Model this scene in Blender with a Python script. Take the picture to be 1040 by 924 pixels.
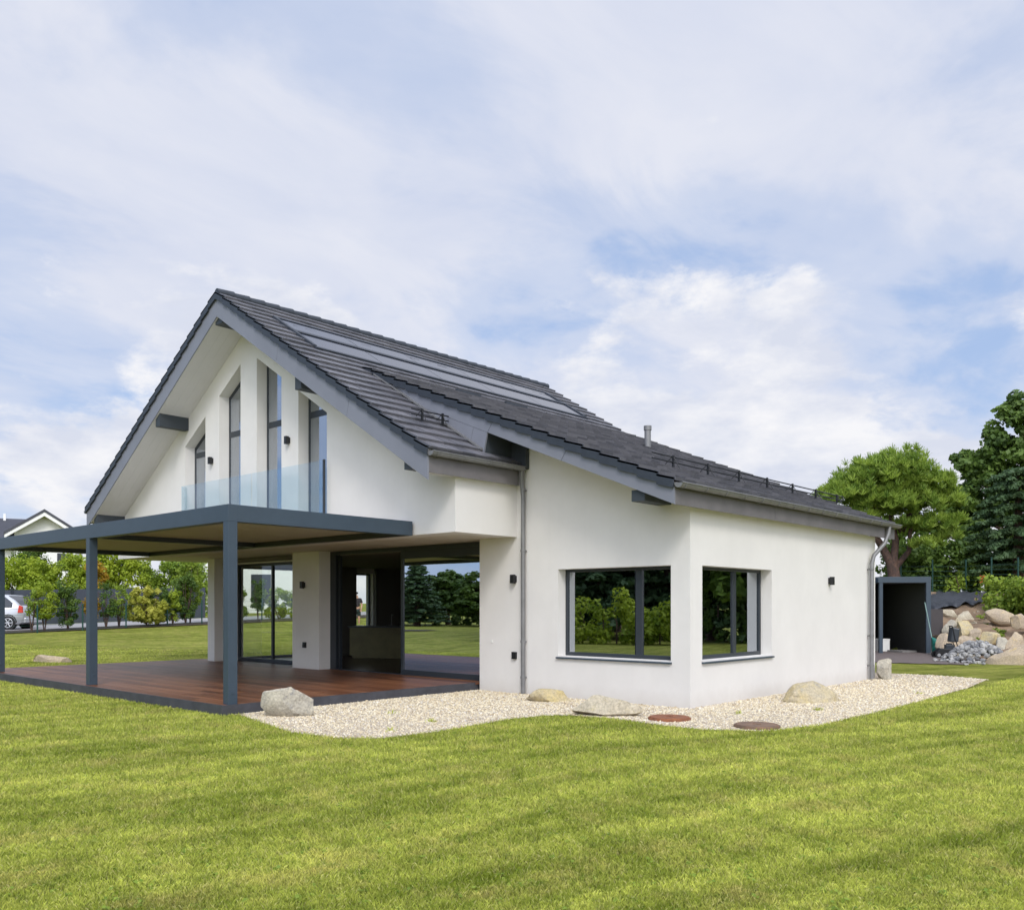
import bpy, math, random
import numpy as np
from mathutils import Vector, Matrix
R = math.radians
rng = np.random.default_rng(7); random.seed(7)
for o in list(bpy.data.objects): bpy.data.objects.remove(o)
S = bpy.context.scene; COL = S.collection

# ------------------------------------------------------------------ camera
F = 895.49; YAW = R(42.13)
cam = bpy.data.cameras.new('camera'); co = bpy.data.objects.new('camera', cam); COL.objects.link(co)
co.location = (0, 0, 1.6); co.rotation_euler = (R(90), 0, YAW)
cam.sensor_fit = 'HORIZONTAL'; cam.sensor_width = 36; cam.lens = 36*F/1040
cam.shift_y = (616-462)/1040; cam.clip_start = .1; cam.clip_end = 3000
S.camera = co
FW = (-math.sin(YAW), math.cos(YAW)); RT = (math.cos(YAW), math.sin(YAW))
def pd(px, d):      # ground position seen in a column of the photograph at a distance
    a = (px-520)/F
    return ((FW[0]+a*RT[0])*d, (FW[1]+a*RT[1])*d)
def hz(py, d): return 1.6+(616-py)*d/F

# ------------------------------------------------------------------ sky, sun
S.view_settings.view_transform = 'Standard'; S.view_settings.look = 'None'
S.view_settings.exposure = 0.5; S.view_settings.gamma = 1
SUN_DIR = Vector((.66, -.58, .80)).normalized()
sun = bpy.data.lights.new('sun', 'SUN'); so = bpy.data.objects.new('sun', sun); COL.objects.link(so)
sun.energy = 1.15; sun.angle = R(16); sun.color = (1, .95, .87)
so.rotation_euler = SUN_DIR.to_track_quat('Z', 'Y').to_euler()
W = bpy.data.worlds.new('World'); S.world = W; W.use_nodes = True
nt = W.node_tree; nt.nodes.clear()
def N(t, typ, **kw):
    n = t.nodes.new(typ)
    for k, v in kw.items():
        if k in n.inputs.keys(): n.inputs[k].default_value = v
        else: setattr(n, k, v)
    return n
def mth(t, op, a, b=None, clamp=False):
    n = t.nodes.new('ShaderNodeMath'); n.operation = op; n.use_clamp = clamp
    for i, v in enumerate((a, b)):
        if v is None: continue
        if isinstance(v, (int, float)): n.inputs[i].default_value = v
        else: t.links.new(v, n.inputs[i])
    return n.outputs[0]
def mixc(t, f, a, b, typ='MIX'):
    n = t.nodes.new('ShaderNodeMix'); n.data_type = 'RGBA'; n.blend_type = typ
    for s, v in ((n.inputs[0], f), (n.inputs[6], a), (n.inputs[7], b)):
        if isinstance(v, (int, float)): s.default_value = v
        elif isinstance(v, (tuple, list)): s.default_value = (*v[:3], 1)
        else: t.links.new(v, s)
    return n.outputs[2]
def rmp(t, f, pts, interp='LINEAR'):
    n = t.nodes.new('ShaderNodeValToRGB'); n.color_ramp.interpolation = interp
    el = n.color_ramp.elements
    while len(el) < len(pts): el.new(.5)
    for e, (p, c) in zip(el, pts):
        e.position = p; e.color = (c, c, c, 1) if isinstance(c, (int, float)) else (*c, 1)
    t.links.new(f, n.inputs[0]); return n.outputs[0]
def noise(t, vec, scale, detail=4, rough=.55, dist=0, out=0):
    n = t.nodes.new('ShaderNodeTexNoise'); n.inputs['Scale'].default_value = scale
    n.inputs['Detail'].default_value = detail; n.inputs['Roughness'].default_value = rough
    n.inputs['Distortion'].default_value = dist
    if vec is not None: t.links.new(vec, n.inputs['Vector'])
    return n.outputs[out]
def mapping(t, vec, scale=(1, 1, 1), loc=(0, 0, 0), rot=(0, 0, 0)):
    n = t.nodes.new('ShaderNodeMapping'); n.inputs['Scale'].default_value = scale
    n.inputs['Location'].default_value = loc; n.inputs['Rotation'].default_value = rot
    t.links.new(vec, n.inputs['Vector']); return n.outputs[0]
SKYK = .068
sky = N(nt, 'ShaderNodeTexSky'); sky.sky_type = 'NISHITA'; sky.sun_disc = False
sky.sun_elevation = math.asin(SUN_DIR.z); sky.sun_rotation = math.atan2(SUN_DIR.x, SUN_DIR.y)
sky.air_density = 1.0; sky.dust_density = .6; sky.ozone_density = 1.5
tc = N(nt, 'ShaderNodeTexCoord'); dv = tc.outputs['Generated']
sep = N(nt, 'ShaderNodeSeparateXYZ'); nt.links.new(dv, sep.inputs[0])
zz = mth(nt, 'ADD', mth(nt, 'MAXIMUM', sep.outputs[2], 0.0), .16)
cmb = N(nt, 'ShaderNodeCombineXYZ')
nt.links.new(mth(nt, 'DIVIDE', sep.outputs[0], zz), cmb.inputs[0]); nt.links.new(mth(nt, 'DIVIDE', sep.outputs[1], zz), cmb.inputs[1])
hi = mapping(nt, cmb.outputs[0], scale=(.9, .62, 1), rot=(0, 0, R(35)), loc=(3.1, 1.7, 0))
n1 = noise(nt, hi, 1.25, 7, .56, .35)
n1b = noise(nt, hi, 3.4, 6, .58, .5)
def gap(px, py, rad, amt):        # where the cloud cover is thinner (+) or thicker (-): a direction in the sky
    a = (px-520)/F; d = Vector((FW[0]+a*RT[0], FW[1]+a*RT[1], (616-py)/F)).normalized()
    n = N(nt, 'ShaderNodeVectorMath', operation='DISTANCE'); nt.links.new(dwarp, n.inputs[0]); n.inputs[1].default_value = d
    return mth(nt, 'MULTIPLY', mth(nt, 'POWER', mth(nt, 'SUBTRACT', 1.0, mth(nt, 'DIVIDE', n.outputs['Value'], rad), True), 1.3), amt)
nw = noise(nt, dv, 5.0, 5, .6, 0, 1); wv_ = N(nt, 'ShaderNodeVectorMath', operation='MULTIPLY_ADD'); nt.links.new(nw, wv_.inputs[0]); wv_.inputs[1].default_value = (.22, .22, .14)
wv2 = N(nt, 'ShaderNodeVectorMath', operation='SUBTRACT'); nt.links.new(dv, wv2.inputs[0]); wv2.inputs[1].default_value = (.11, .11, .07); nt.links.new(wv2.outputs[0], wv_.inputs[2]); dwarp = wv_.outputs[0]
def total(lst):
    v = lst[0]
    for q in lst[1:]: v = mth(nt, 'ADD', v, q)
    return v
gaps_hi = total([gap(490, 325, .15, .11), gap(620, 262, .16, .05), gap(930, 345, .15, .15), gap(60, 420, .3, .07), gap(40, 190, .22, .07), gap(760, 200, .2, .06), gap(330, 60, .3, .04), gap(230, 250, .35, -.10), gap(760, 130, .3, -.03)])
hisum = mth(nt, 'SUBTRACT', mth(nt, 'ADD', mth(nt, 'MULTIPLY', n1, .70), mth(nt, 'MULTIPLY', n1b, .30)), gaps_hi)
hicov = rmp(nt, hisum, [(.32, .30), (.43, .70), (.54, .96)], 'EASE')
lo = mapping(nt, dv, scale=(1, 1, 2.0), loc=(.35, .1, .12))
n2 = noise(nt, lo, 6.0, 9, .60, .1)
band0 = rmp(nt, sep.outputs[2], [(0.0, .30), (.14, .25), (.29, .16), (.40, 0.0)], 'EASE')
band = total([mth(nt, 'SUBTRACT', band0, .13), gap(830, 440, .40, .13), gap(560, 420, .3, .05), gap(270, 300, .22, .11), gap(60, 480, .22, .06), gap(930, 345, .14, -.30), gap(480, 320, .16, -.20), gap(60, 330, .25, -.05)])
lowcov = rmp(nt, mth(nt, 'ADD', n2, band), [(.54, 0.0), (.68, 1.0)], 'EASE')
n3 = noise(nt, mapping(nt, dv, scale=(1, 1, 2.4), loc=(.35, .1, .19)), 7.5, 8, .58, .1)
# thin high veil: lavender white; low cumulus: white tops, grey violet undersides
veil = mixc(nt, rmp(nt, n1b, [(.3, 0.0), (.7, 1.0)]), (6.9, 7.4, 8.9), (8.3, 8.5, 9.4))
cum = mixc(nt, rmp(nt, n3, [(.38, 0.0), (.60, 1.0)]), (7.3, 7.7, 8.9), (9.7, 9.7, 10.0))
skb = N(nt, 'ShaderNodeVectorMath', operation='SCALE'); nt.links.new(sky.outputs[0], skb.inputs[0]); skb.inputs['Scale'].default_value = 1.15
base = mixc(nt, .65, skb.outputs[0], (3.1, 5.3, 9.6))
def ddot(v):
    n = N(nt, 'ShaderNodeVectorMath', operation='DOT_PRODUCT'); nt.links.new(dv, n.inputs[0]); n.inputs[1].default_value = v; return n.outputs['Value']
clear = mth(nt, 'MULTIPLY', mth(nt, 'MAXIMUM', mth(nt, 'SUBTRACT', ddot(Vector((-.68, -.70, .16)).normalized()), .62), 0.0), 2.3)
hicov = mth(nt, 'MULTIPLY', hicov, mth(nt, 'SUBTRACT', 1.0, clear, True)); lowcov = mth(nt, 'MULTIPLY', lowcov, mth(nt, 'SUBTRACT', 1.0, mth(nt, 'MULTIPLY', clear, .75), True))
glow = mth(nt, 'MULTIPLY', mth(nt, 'POWER', mth(nt, 'MAXIMUM', ddot(SUN_DIR), 0.0), 2.2), 2.3)  # broad sky glow round the sun, added out of view to strengthen fill light
c1 = mixc(nt, hicov, base, veil)
c2 = mixc(nt, lowcov, c1, cum)
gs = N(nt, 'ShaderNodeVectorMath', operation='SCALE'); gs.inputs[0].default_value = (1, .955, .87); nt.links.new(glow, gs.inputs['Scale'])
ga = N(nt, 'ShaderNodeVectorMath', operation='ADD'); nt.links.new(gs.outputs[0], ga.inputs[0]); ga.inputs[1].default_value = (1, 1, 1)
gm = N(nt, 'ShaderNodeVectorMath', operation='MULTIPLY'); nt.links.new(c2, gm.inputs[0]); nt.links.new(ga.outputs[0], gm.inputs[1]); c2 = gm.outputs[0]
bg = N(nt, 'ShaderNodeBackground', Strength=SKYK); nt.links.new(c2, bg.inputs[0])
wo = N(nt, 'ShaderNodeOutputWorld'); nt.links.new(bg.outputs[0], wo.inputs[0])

# ------------------------------------------------------------------ helpers
def tag(o, label=None, cat=None, group=None, kind=None):
    if label: o['label'] = label
    if cat: o['category'] = cat
    if group: o['group'] = group
    if kind: o['kind'] = kind
    return o
def empty(name, loc=(0, 0, 0), rz=0):
    o = bpy.data.objects.new(name, None); COL.objects.link(o); o.location = loc; o.rotation_euler = (0, 0, rz)
    o.empty_display_size = .2
    return o
class MB:
    def __init__(s): s.v = []; s.f = []; s.sm = []
    def add(s, vs, fs, smooth=False):
        n = len(s.v); s.v += [tuple(v) for v in vs]
        for f in fs: s.f.append(tuple(i+n for i in f)); s.sm.append(smooth)
        return s
    def box(s, x0, x1, y0, y1, z0, z1):
        x0, x1 = sorted((x0, x1)); y0, y1 = sorted((y0, y1)); z0, z1 = sorted((z0, z1))
        return s.add([(x0,y0,z0),(x1,y0,z0),(x1,y1,z0),(x0,y1,z0),(x0,y0,z1),(x1,y0,z1),(x1,y1,z1),(x0,y1,z1)],
              [(0,3,2,1),(4,5,6,7),(0,1,5,4),(1,2,6,5),(2,3,7,6),(3,0,4,7)])
    def prism(s, poly, axis, a, b):       # poly in the other two coordinates, extruded along axis
        def P(u, w, t): return {'y': (u, t, w), 'x': (t, u, w), 'z': (u, w, t)}[axis]
        n = len(poly); area = sum(poly[i][0]*poly[(i+1) % n][1]-poly[(i+1) % n][0]*poly[i][1] for i in range(n))
        if (area < 0): poly = poly[::-1]
        a, b = sorted((a, b)); vs = [P(u, w, a) for u, w in poly]+[P(u, w, b) for u, w in poly]
        fs = [tuple(range(n)), tuple(range(2*n-1, n-1, -1))]+[(i, i+n, (i+1) % n+n, (i+1) % n) for i in range(n)]
        if axis != 'y': fs = [f[::-1] for f in fs]
        return s.add(vs, fs)
    def tube(s, pts, rad, n=10, cap=True):
        pts = [Vector(p) for p in pts]; rads = rad if isinstance(rad, (list, tuple)) else [rad]*len(pts)
        rings = []; up = None
        for i, p in enumerate(pts):
            d = (pts[min(i+1, len(pts)-1)]-pts[max(i-1, 0)]).normalized()
            if up is None: up = Vector((0, 0, 1)) if abs(d.z) < .9 else Vector((1, 0, 0))
            a = d.cross(up).normalized(); b = a.cross(d).normalized(); up = b
            rings.append([p+(a*math.cos(2*math.pi*k/n)+b*math.sin(2*math.pi*k/n))*rads[i] for k in range(n)])
        vs = [q for r in rings for q in r]; fs = []
        for i in range(len(pts)-1):
            for k in range(n): fs.append((i*n+k, i*n+(k+1) % n, (i+1)*n+(k+1) % n, (i+1)*n+k))
        s.add(vs, fs, True)
        if cap: 
            s.add(rings[0], [tuple(range(n))[::-1]]); s.add(rings[-1], [tuple(range(n))])
        return s
    def build(s, name, mat, parent=None, bevel=0):
        me = bpy.data.meshes.new(name); me.from_pydata(s.v, [], s.f); me.polygons.foreach_set('use_smooth', s.sm)
        me.materials.append(mat); me.update()
        o = bpy.data.objects.new(name, me); COL.objects.link(o)
        if parent: o.parent = parent
        if bevel:
            m = o.modifiers.new('b', 'BEVEL'); m.width = bevel; m.segments = 2; m.limit_method = 'ANGLE'
        return o
def npmesh(name, V, K, mat, parent=None, attr=None, smooth=False):   # V (n,k,3) polygons of K corners
    n = V.shape[0]; me = bpy.data.meshes.new(name)
    me.vertices.add(n*K); me.vertices.foreach_set('co', V.astype(np.float32).ravel())
    me.loops.add(n*K); me.loops.foreach_set('vertex_index', np.arange(n*K, dtype=np.int32))
    me.polygons.add(n); me.polygons.foreach_set('loop_start', np.arange(0, n*K, K, dtype=np.int32))
    me.polygons.foreach_set('loop_total', np.full(n, K, dtype=np.int32))
    if attr is not None:
        a = me.attributes.new('tone', 'FLOAT', 'POINT'); a.data.foreach_set('value', np.repeat(attr, K).astype(np.float32))
    me.update(calc_edges=True); me.validate()
    me.materials.append(mat); o = bpy.data.objects.new(name, me); COL.objects.link(o)
    if parent: o.parent = parent
    return o
def copy_tree(o, parent=None):
    c = o.copy(); COL.objects.link(c)
    if parent: c.parent = parent
    for ch in list(o.children): copy_tree(ch, c)
    return c

# ------------------------------------------------------------------ materials
def mat(name, col, rough=.6, metal=0, spec=.5, var=0, vscale=3, bump=0, bscale=40, coat=0, col2=None, vrange=(.35, .65), bdist=.01):
    m = bpy.data.materials.new(name); m.use_nodes = True; t = m.node_tree; b = t.nodes['Principled BSDF']
    b.inputs['Base Color'].default_value = (*col, 1); b.inputs['Roughness'].default_value = rough
    b.inputs['Metallic'].default_value = metal; b.inputs['Specular IOR Level'].default_value = spec
    b.inputs['Coat Weight'].default_value = coat
    g = t.nodes.new('ShaderNodeNewGeometry')
    if var or col2:
        f = rmp(t, noise(t, g.outputs['Position'], vscale, 6, .6), [(vrange[0], 0.0), (vrange[1], 1.0)])
        c2 = col2 or tuple(c*(1-var) for c in col)
        t.links.new(mixc(t, f, c2, col), b.inputs['Base Color'])
    if bump:
        bn = t.nodes.new('ShaderNodeBump'); bn.inputs['Strength'].default_value = bump; bn.inputs['Distance'].default_value = bdist
        t.links.new(noise(t, g.outputs['Position'], bscale, 5, .6), bn.inputs['Height']); t.links.new(bn.outputs[0], b.inputs['Normal'])
    return m
M = {}
# rendered wall: fine grain, faint rain marks and splash dirt near the ground
m = mat('render', (.735, .715, .69), .92, spec=.2, var=.055, vscale=1.3, bump=.7, bscale=120, bdist=.006); M['render'] = m
t = m.node_tree; b = t.nodes['Principled BSDF']; g = [n for n in t.nodes if n.type == 'NEW_GEOMETRY'][0]
sp = N(t, 'ShaderNodeSeparateXYZ'); t.links.new(g.outputs['Position'], sp.inputs[0])
low = mth(t, 'MULTIPLY', rmp(t, mth(t, 'ADD', sp.outputs[2], mth(t, 'MULTIPLY', noise(t, g.outputs['Position'], 5, 5), .25)), [(.10, 1.0), (.40, 0.0)]), .42)
str_ = rmp(t, noise(t, mapping(t, g.outputs['Position'], scale=(7, 7, .35)), 1.0, 4), [(.55, 0.0), (.85, .06)])
src = b.inputs['Base Color'].links[0].from_socket
t.links.new(mixc(t, mth(t, 'MAXIMUM', low, str_), src, (.50, .46, .41)), b.inputs['Base Color'])
M['soffit'] = mat('soffit', (.62, .585, .51), .8, var=.04, vscale=2, bump=.15, bscale=60)
M['soffit_board'] = mat('soffit_board', (.64, .63, .64), .7, var=.05, vscale=2)
t = M['soffit_board'].node_tree; b = t.nodes['Principled BSDF']; g = [n for n in t.nodes if n.type == 'NEW_GEOMETRY'][0]
wv = t.nodes.new('ShaderNodeTexWave'); wv.bands_direction = 'Y'; wv.inputs['Scale'].default_value = 1.6; wv.wave_profile = 'SAW'
t.links.new(g.outputs['Position'], wv.inputs['Vector'])
bn = t.nodes.new('ShaderNodeBump'); bn.inputs['Strength'].default_value = .5; bn.inputs['Distance'].default_value = .01
t.links.new(rmp(t, wv.outputs['Fac'], [(0.0, 0.0), (.06, 1.0)]), bn.inputs['Height']); t.links.new(bn.outputs[0], b.inputs['Normal'])
M['anthracite'] = mat('anthracite', (.040, .062, .088), .42, var=.10, vscale=4, bump=.03, bscale=200)
M['frame'] = mat('frame', (.028, .035, .044), .38)
M['black'] = mat('black', (.010, .011, .013), .45)
M['zinc'] = mat('zinc', (.205, .215, .255), .5, spec=.5, var=.10, vscale=1.6, bump=.05, bscale=30)
M['fascia'] = mat('fascia', (.165, .155, .16), .55, var=.22, vscale=2.2, bump=.05, bscale=30)
M['gutter'] = mat('gutter', (.22, .22, .225), .45, metal=.25, var=.2, vscale=6)
M['purlin'] = mat('purlin', (.035, .044, .054), .6)
M['verge'] = mat('verge', (.034, .042, .056), .5, var=.25, vscale=8)
m = mat('tile', (.100, .102, .120), .32, spec=.55, var=.35, vscale=14, bump=.12, bscale=90); M['tile'] = m
t = m.node_tree; b = t.nodes['Principled BSDF']
at = t.nodes.new('ShaderNodeAttribute'); at.attribute_name = 'tone'
src = b.inputs['Base Color'].links[0].from_socket
t.links.new(mixc(t, rmp(t, at.outputs['Fac'], [(0.0, 0.0), (1.0, .75)]), src, (.20, .195, .215)), b.inputs['Base Color'])
M['solar'] = mat('solar', (.012, .015, .030), .12, spec=.6, coat=0)
M['solar'].node_tree.nodes['Principled BSDF'].inputs['IOR'].default_value = 1.8
# decking: brown oiled hardwood boards
m = mat('deck', (.20, .075, .034), .40, spec=.28, col2=(.085, .030, .017), vscale=.9, vrange=(.3, .7), bump=.2, bscale=70); M['deck'] = m
t = m.node_tree; b = t.nodes['Principled BSDF']; g = [n for n in t.nodes if n.type == 'NEW_GEOMETRY'][0]
gr = noise(t, mapping(t, g.outputs['Position'], scale=(1.2, 26, 26)), 1, 5, .6)
at = t.nodes.new('ShaderNodeAttribute'); at.attribute_name = 'tone'
src = b.inputs['Base Color'].links[0].from_socket
c = mixc(t, rmp(t, gr, [(.35, .5), (.65, 0.0)]), src, (.022, .012, .009)); c = mixc(t, rmp(t, at.outputs['Fac'], [(0.0, 0.0), (1.0, .7)]), c, (.30, .13, .065))
t.links.new(c, b.inputs['Base Color'])
M['deck_edge'] = mat('deck_edge', (.060, .062, .075), .6, var=.3, vscale=5)
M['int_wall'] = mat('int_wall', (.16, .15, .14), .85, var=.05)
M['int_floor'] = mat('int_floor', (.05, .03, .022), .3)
M['island'] = mat('island', (.17, .15, .06), .45, var=.25, vscale=3)
M['concrete'] = mat('concrete', (.23, .22, .21), .85, var=.2, vscale=5, bump=.3)
M['asphalt'] = mat('asphalt', (.33, .32, .32), .9, var=.15, vscale=2, bump=.3, bscale=80)
M['paving'] = mat('paving', (.145, .115, .105), .9, var=.2, vscale=5, bump=.4, bscale=90)
M['screen'] = mat('screen', (.055, .065, .085), .85, var=.2, vscale=1.5, bump=.3, bscale=6)
M['green_metal'] = mat('green_metal', (.010, .055, .045), .5)
M['soil'] = mat('soil', (.34, .235, .15), .95, col2=(.17, .115, .075), vscale=1.8, bump=1, bscale=14, bdist=.06)
M['bed'] = mat('bed', (.06, .042, .03), .95, col2=(.035, .03, .018), vscale=3, bump=1, bscale=20, bdist=.04)
M['tarp'] = mat('tarp', (.04, .045, .058), .45, var=.3, vscale=2, bump=.8, bscale=5, bdist=.06)
M['bark'] = mat('bark', (.16, .095, .07), .95, col2=(.07, .05, .045), vscale=8, bump=1, bscale=22, bdist=.05)
M['white_paint'] = mat('white_paint', (.78, .78, .77), .7, var=.04)
M['far_roof'] = mat('far_roof', (.055, .058, .075), .6, var=.3, vscale=.8)
M['rust'] = mat('rust', (.30, .115, .05), .9, col2=(.17, .07, .04), vscale=14, bump=.5, bscale=60)
M['brown_lid'] = mat('brown_lid', (.23, .135, .085), .8, col2=(.13, .09, .065), vscale=10, bump=.3, bscale=60)
M['red'] = mat('red', (.6, .05, .03), .6)
M['teal'] = mat('teal', (.01, .20, .16), .4, var=.4, vscale=9, bump=.8, bscale=12, bdist=.04)
M['dark_panel'] = mat('dark_panel', (.06, .052, .055), .6, var=.2, vscale=2)
M['pale_green'] = mat('pale_green', (.22, .33, .31), .5)
M['rubber'] = mat('rubber', (.015, .015, .016), .8)
M['silver_paint'] = mat('silver_paint', (.50, .52, .56), .28, metal=.35, coat=.8)
M['car_glass'] = mat('car_glass', (.012, .016, .02), .06, spec=.9)
M['rim'] = mat('rim', (.55, .56, .58), .35, metal=.7)
M['skin'] = mat('skin', (.50, .28, .20), .6)
M['cloth_dark'] = mat('cloth_dark', (.035, .028, .034), .85, var=.3, vscale=9)
M['cloth_short'] = mat('cloth_short', (.018, .032, .032), .85)
M['hair'] = mat('hair', (.012, .010, .010), .7)
M['off_white'] = mat('off_white', (.75, .75, .72), .6)
def rockmat(name, a, bcol, ccol, sc=3):
    m = bpy.data.materials.new(name); m.use_nodes = True; t = m.node_tree; b = t.nodes['Principled BSDF']; b.inputs['Roughness'].default_value = .9
    tc = t.nodes.new('ShaderNodeTexCoord'); P = t.nodes.new('ShaderNodeNewGeometry').outputs['Position']
    n_ = noise(t, P, sc, 7, .65, .4)
    c = mixc(t, rmp(t, n_, [(.38, 0.0), (.58, 1.0)]), a, bcol)
    c = mixc(t, rmp(t, noise(t, P, sc*2.3, 6, .7, .8), [(.56, 0.0), (.68, .85)]), c, ccol)
    c = mixc(t, rmp(t, noise(t, P, 28, 5, .7), [(.35, .45), (.6, 0.0)]), c, (.10, .09, .08))
    t.links.new(c, b.inputs['Base Color'])
    bn = t.nodes.new('ShaderNodeBump'); bn.inputs['Strength'].default_value = .9; bn.inputs['Distance'].default_value = .05
    t.links.new(noise(t, P, 7, 9, .72, .6), bn.inputs['Height']); t.links.new(bn.outputs[0], b.inputs['Normal'])
    return m
M['rock_grey'] = rockmat('rock_grey', (.46, .425, .35), (.58, .535, .43), (.26, .26, .27))
M['rock_yellow'] = rockmat('rock_yellow', (.62, .50, .24), (.55, .47, .32), (.40, .37, .30))
M['rock_tan'] = rockmat('rock_tan', (.56, .45, .31), (.47, .38, .28), (.62, .46, .20), 2)
M['rock_pale'] = rockmat('rock_pale', (.64, .57, .43), (.54, .47, .35), (.58, .49, .27), 4)
def glass(name, base=.22, rough=0.0, tint=(.86, .9, .9)):
    m = bpy.data.materials.new(name); m.use_nodes = True; t = m.node_tree; t.nodes.clear()
    fr = N(t, 'ShaderNodeFresnel', IOR=1.5); g = N(t, 'ShaderNodeNewGeometry'); fac = mth(t, 'ADD', mth(t, 'MULTIPLY', fr.outputs[0], 1-base), base, True)
    fac = mth(t, 'MULTIPLY', fac, mth(t, 'SUBTRACT', 1.0, g.outputs['Backfacing']))   # the outer face reflects, the inner one does not
    bn = N(t, 'ShaderNodeBump'); bn.inputs['Strength'].default_value = .06; bn.inputs['Distance'].default_value = .01
    t.links.new(noise(t, g.outputs['Position'], .9, 2), bn.inputs['Height'])
    tr = N(t, 'ShaderNodeBsdfTransparent', Color=(*tint, 1)); gl = N(t, 'ShaderNodeBsdfGlossy', Roughness=rough, Color=(.86, .92, 1, 1))
    t.links.new(bn.outputs[0], gl.inputs['Normal'])
    mx = N(t, 'ShaderNodeMixShader'); t.links.new(fac, mx.inputs[0]); t.links.new(tr.outputs[0], mx.inputs[1]); t.links.new(gl.outputs[0], mx.inputs[2])
    o = N(t, 'ShaderNodeOutputMaterial'); t.links.new(mx.outputs[0], o.inputs[0]); return m
M['glass'] = glass('glass', .50, 0, (.45, .47, .47)); M['glass_door'] = glass('glass_door', .72, 0, (.45, .47, .47)); M['glass_clear'] = glass('glass_clear', .03, 0, (.93, .95, .93))
M['glass_rail'] = glass('glass_rail', .09, .02, (.91, .955, .965))
def leafmat(name, a, bcol, trans=.35, sc=.9, c3=None):
    m = bpy.data.materials.new(name); m.use_nodes = True; t = m.node_tree; b = t.nodes['Principled BSDF']
    b.inputs['Roughness'].default_value = .55; b.inputs['Specular IOR Level'].default_value = .35
    at = t.nodes.new('ShaderNodeAttribute'); at.attribute_name = 'tone'; P = t.nodes.new('ShaderNodeNewGeometry').outputs['Position']
    f = mth(t, 'ADD', mth(t, 'MULTIPLY', at.outputs['Fac'], .55), mth(t, 'MULTIPLY', noise(t, P, sc, 3), .45))
    c = mixc(t, rmp(t, f, [(.25, 0.0), (.75, 1.0)]), a, bcol)
    if c3: c = mixc(t, rmp(t, noise(t, P, sc*.6, 3), [(.5, 0.0), (.62, .8)]), c, c3)
    t.links.new(c, b.inputs['Base Color'])
    tr = N(t, 'ShaderNodeBsdfTranslucent'); t.links.new(c, tr.inputs[0])
    mx = N(t, 'ShaderNodeMixShader'); mx.inputs[0].default_value = trans
    t.links.new(b.outputs[0], mx.inputs[1]); t.links.new(tr.outputs[0], mx.inputs[2])
    t.links.new(mx.outputs[0], t.nodes['Material Output'].inputs[0]); return m
M['leaf_pine'] = leafmat('leaf_pine', (.11, .20, .025), (.38, .50, .08), .35, 1.6)
M['leaf_oak'] = leafmat('leaf_oak', (.05, .10, .022), (.16, .25, .045))
M['leaf_cedar'] = leafmat('leaf_cedar', (.04, .085, .035), (.10, .17, .065), .2)
M['leaf_dark'] = leafmat('leaf_dark', (.05, .105, .02), (.14, .22, .035))
M['leaf_hedge'] = leafmat('leaf_hedge', (.14, .23, .025), (.34, .44, .055))
M['leaf_lime'] = leafmat('leaf_lime', (.20, .30, .025), (.42, .50, .045), .4, .5)
M['leaf_yellow'] = leafmat('leaf_yellow', (.34, .38, .04), (.60, .58, .12), .4)
M['leaf_orange'] = leafmat('leaf_orange', (.35, .20, .02), (.50, .33, .03), .4)

# ------------------------------------------------------------------ terrain
def sstep(a, b, x):
    t = np.clip((x-a)/(b-a), 0, 1); return t*t*(3-2*t)
def bank0(lat): return 26.3-np.clip(lat-14.4, 0, 3)*.75
def terr(x, y):
    x = np.asarray(x, float); y = np.asarray(y, float)
    left = np.clip((-25.5-x)/12.5, 0, 1)**1.15*(.62+.028*np.clip(y-13, -14, 30))
    lat = x*RT[0]+y*RT[1]; dep = x*FW[0]+y*FW[1]
    right = np.clip((dep-bank0(lat))/11.5, 0, 1)**1.3*2.02*sstep(14.25, 15.0, lat)*(1-.85*sstep(-4, 1, x))
    right = np.maximum(right, sstep(36, 39.5, dep)*2.0*sstep(-22, -14, x)*(1-.85*sstep(-4, 1, x)))
    return left+right
def inbank(x, y, m=0):
    lat = x*RT[0]+y*RT[1]; dep = x*FW[0]+y*FW[1]; return (dep > bank0(lat)+m) & (lat > 14.3+m) & (lat < 24-m) & (dep < 37.5-m)
def tz(x, y): return float(terr(x, y))
GRAVEL = [(-12.05, 7.05), (-9.65, 6.44), (-8.75, 6.52), (-8.33, 6.90), (-8.27, 7.7), (-8.42, 9.3), (-8.3, 9.9), (-8.0, 10.2), (-7.3, 10.3),
          (-6.5, 10.15), (-5.85, 10.15), (-5.2, 10.55), (-4.9, 11.6), (-4.85, 13.5), (-4.9, 16), (-5.0, 19), (-5.25, 21.4), (-6.2, 21.75), (-8, 21.8), (-11, 21.5), (-12.3, 13)]
def inpoly(x, y, poly):
    x = np.asarray(x); y = np.asarray(y); r = np.zeros(x.shape, bool); n = len(poly)
    for i in range(n):
        x1, y1 = poly[i]; x2, y2 = poly[(i+1) % n]
        c = ((y1 > y) != (y2 > y)) & (x < (x2-x1)*(y-y1)/((y2-y1)+1e-12)+x1); r ^= c
    return r
m = bpy.data.materials.new('lawn'); m.use_nodes = True; M['lawn'] = m
t = m.node_tree; b = t.nodes['Principled BSDF']; b.inputs['Roughness'].default_value = .9; b.inputs['Specular IOR Level'].default_value = .1
P = t.nodes.new('ShaderNodeNewGeometry').outputs['Position']
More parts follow.
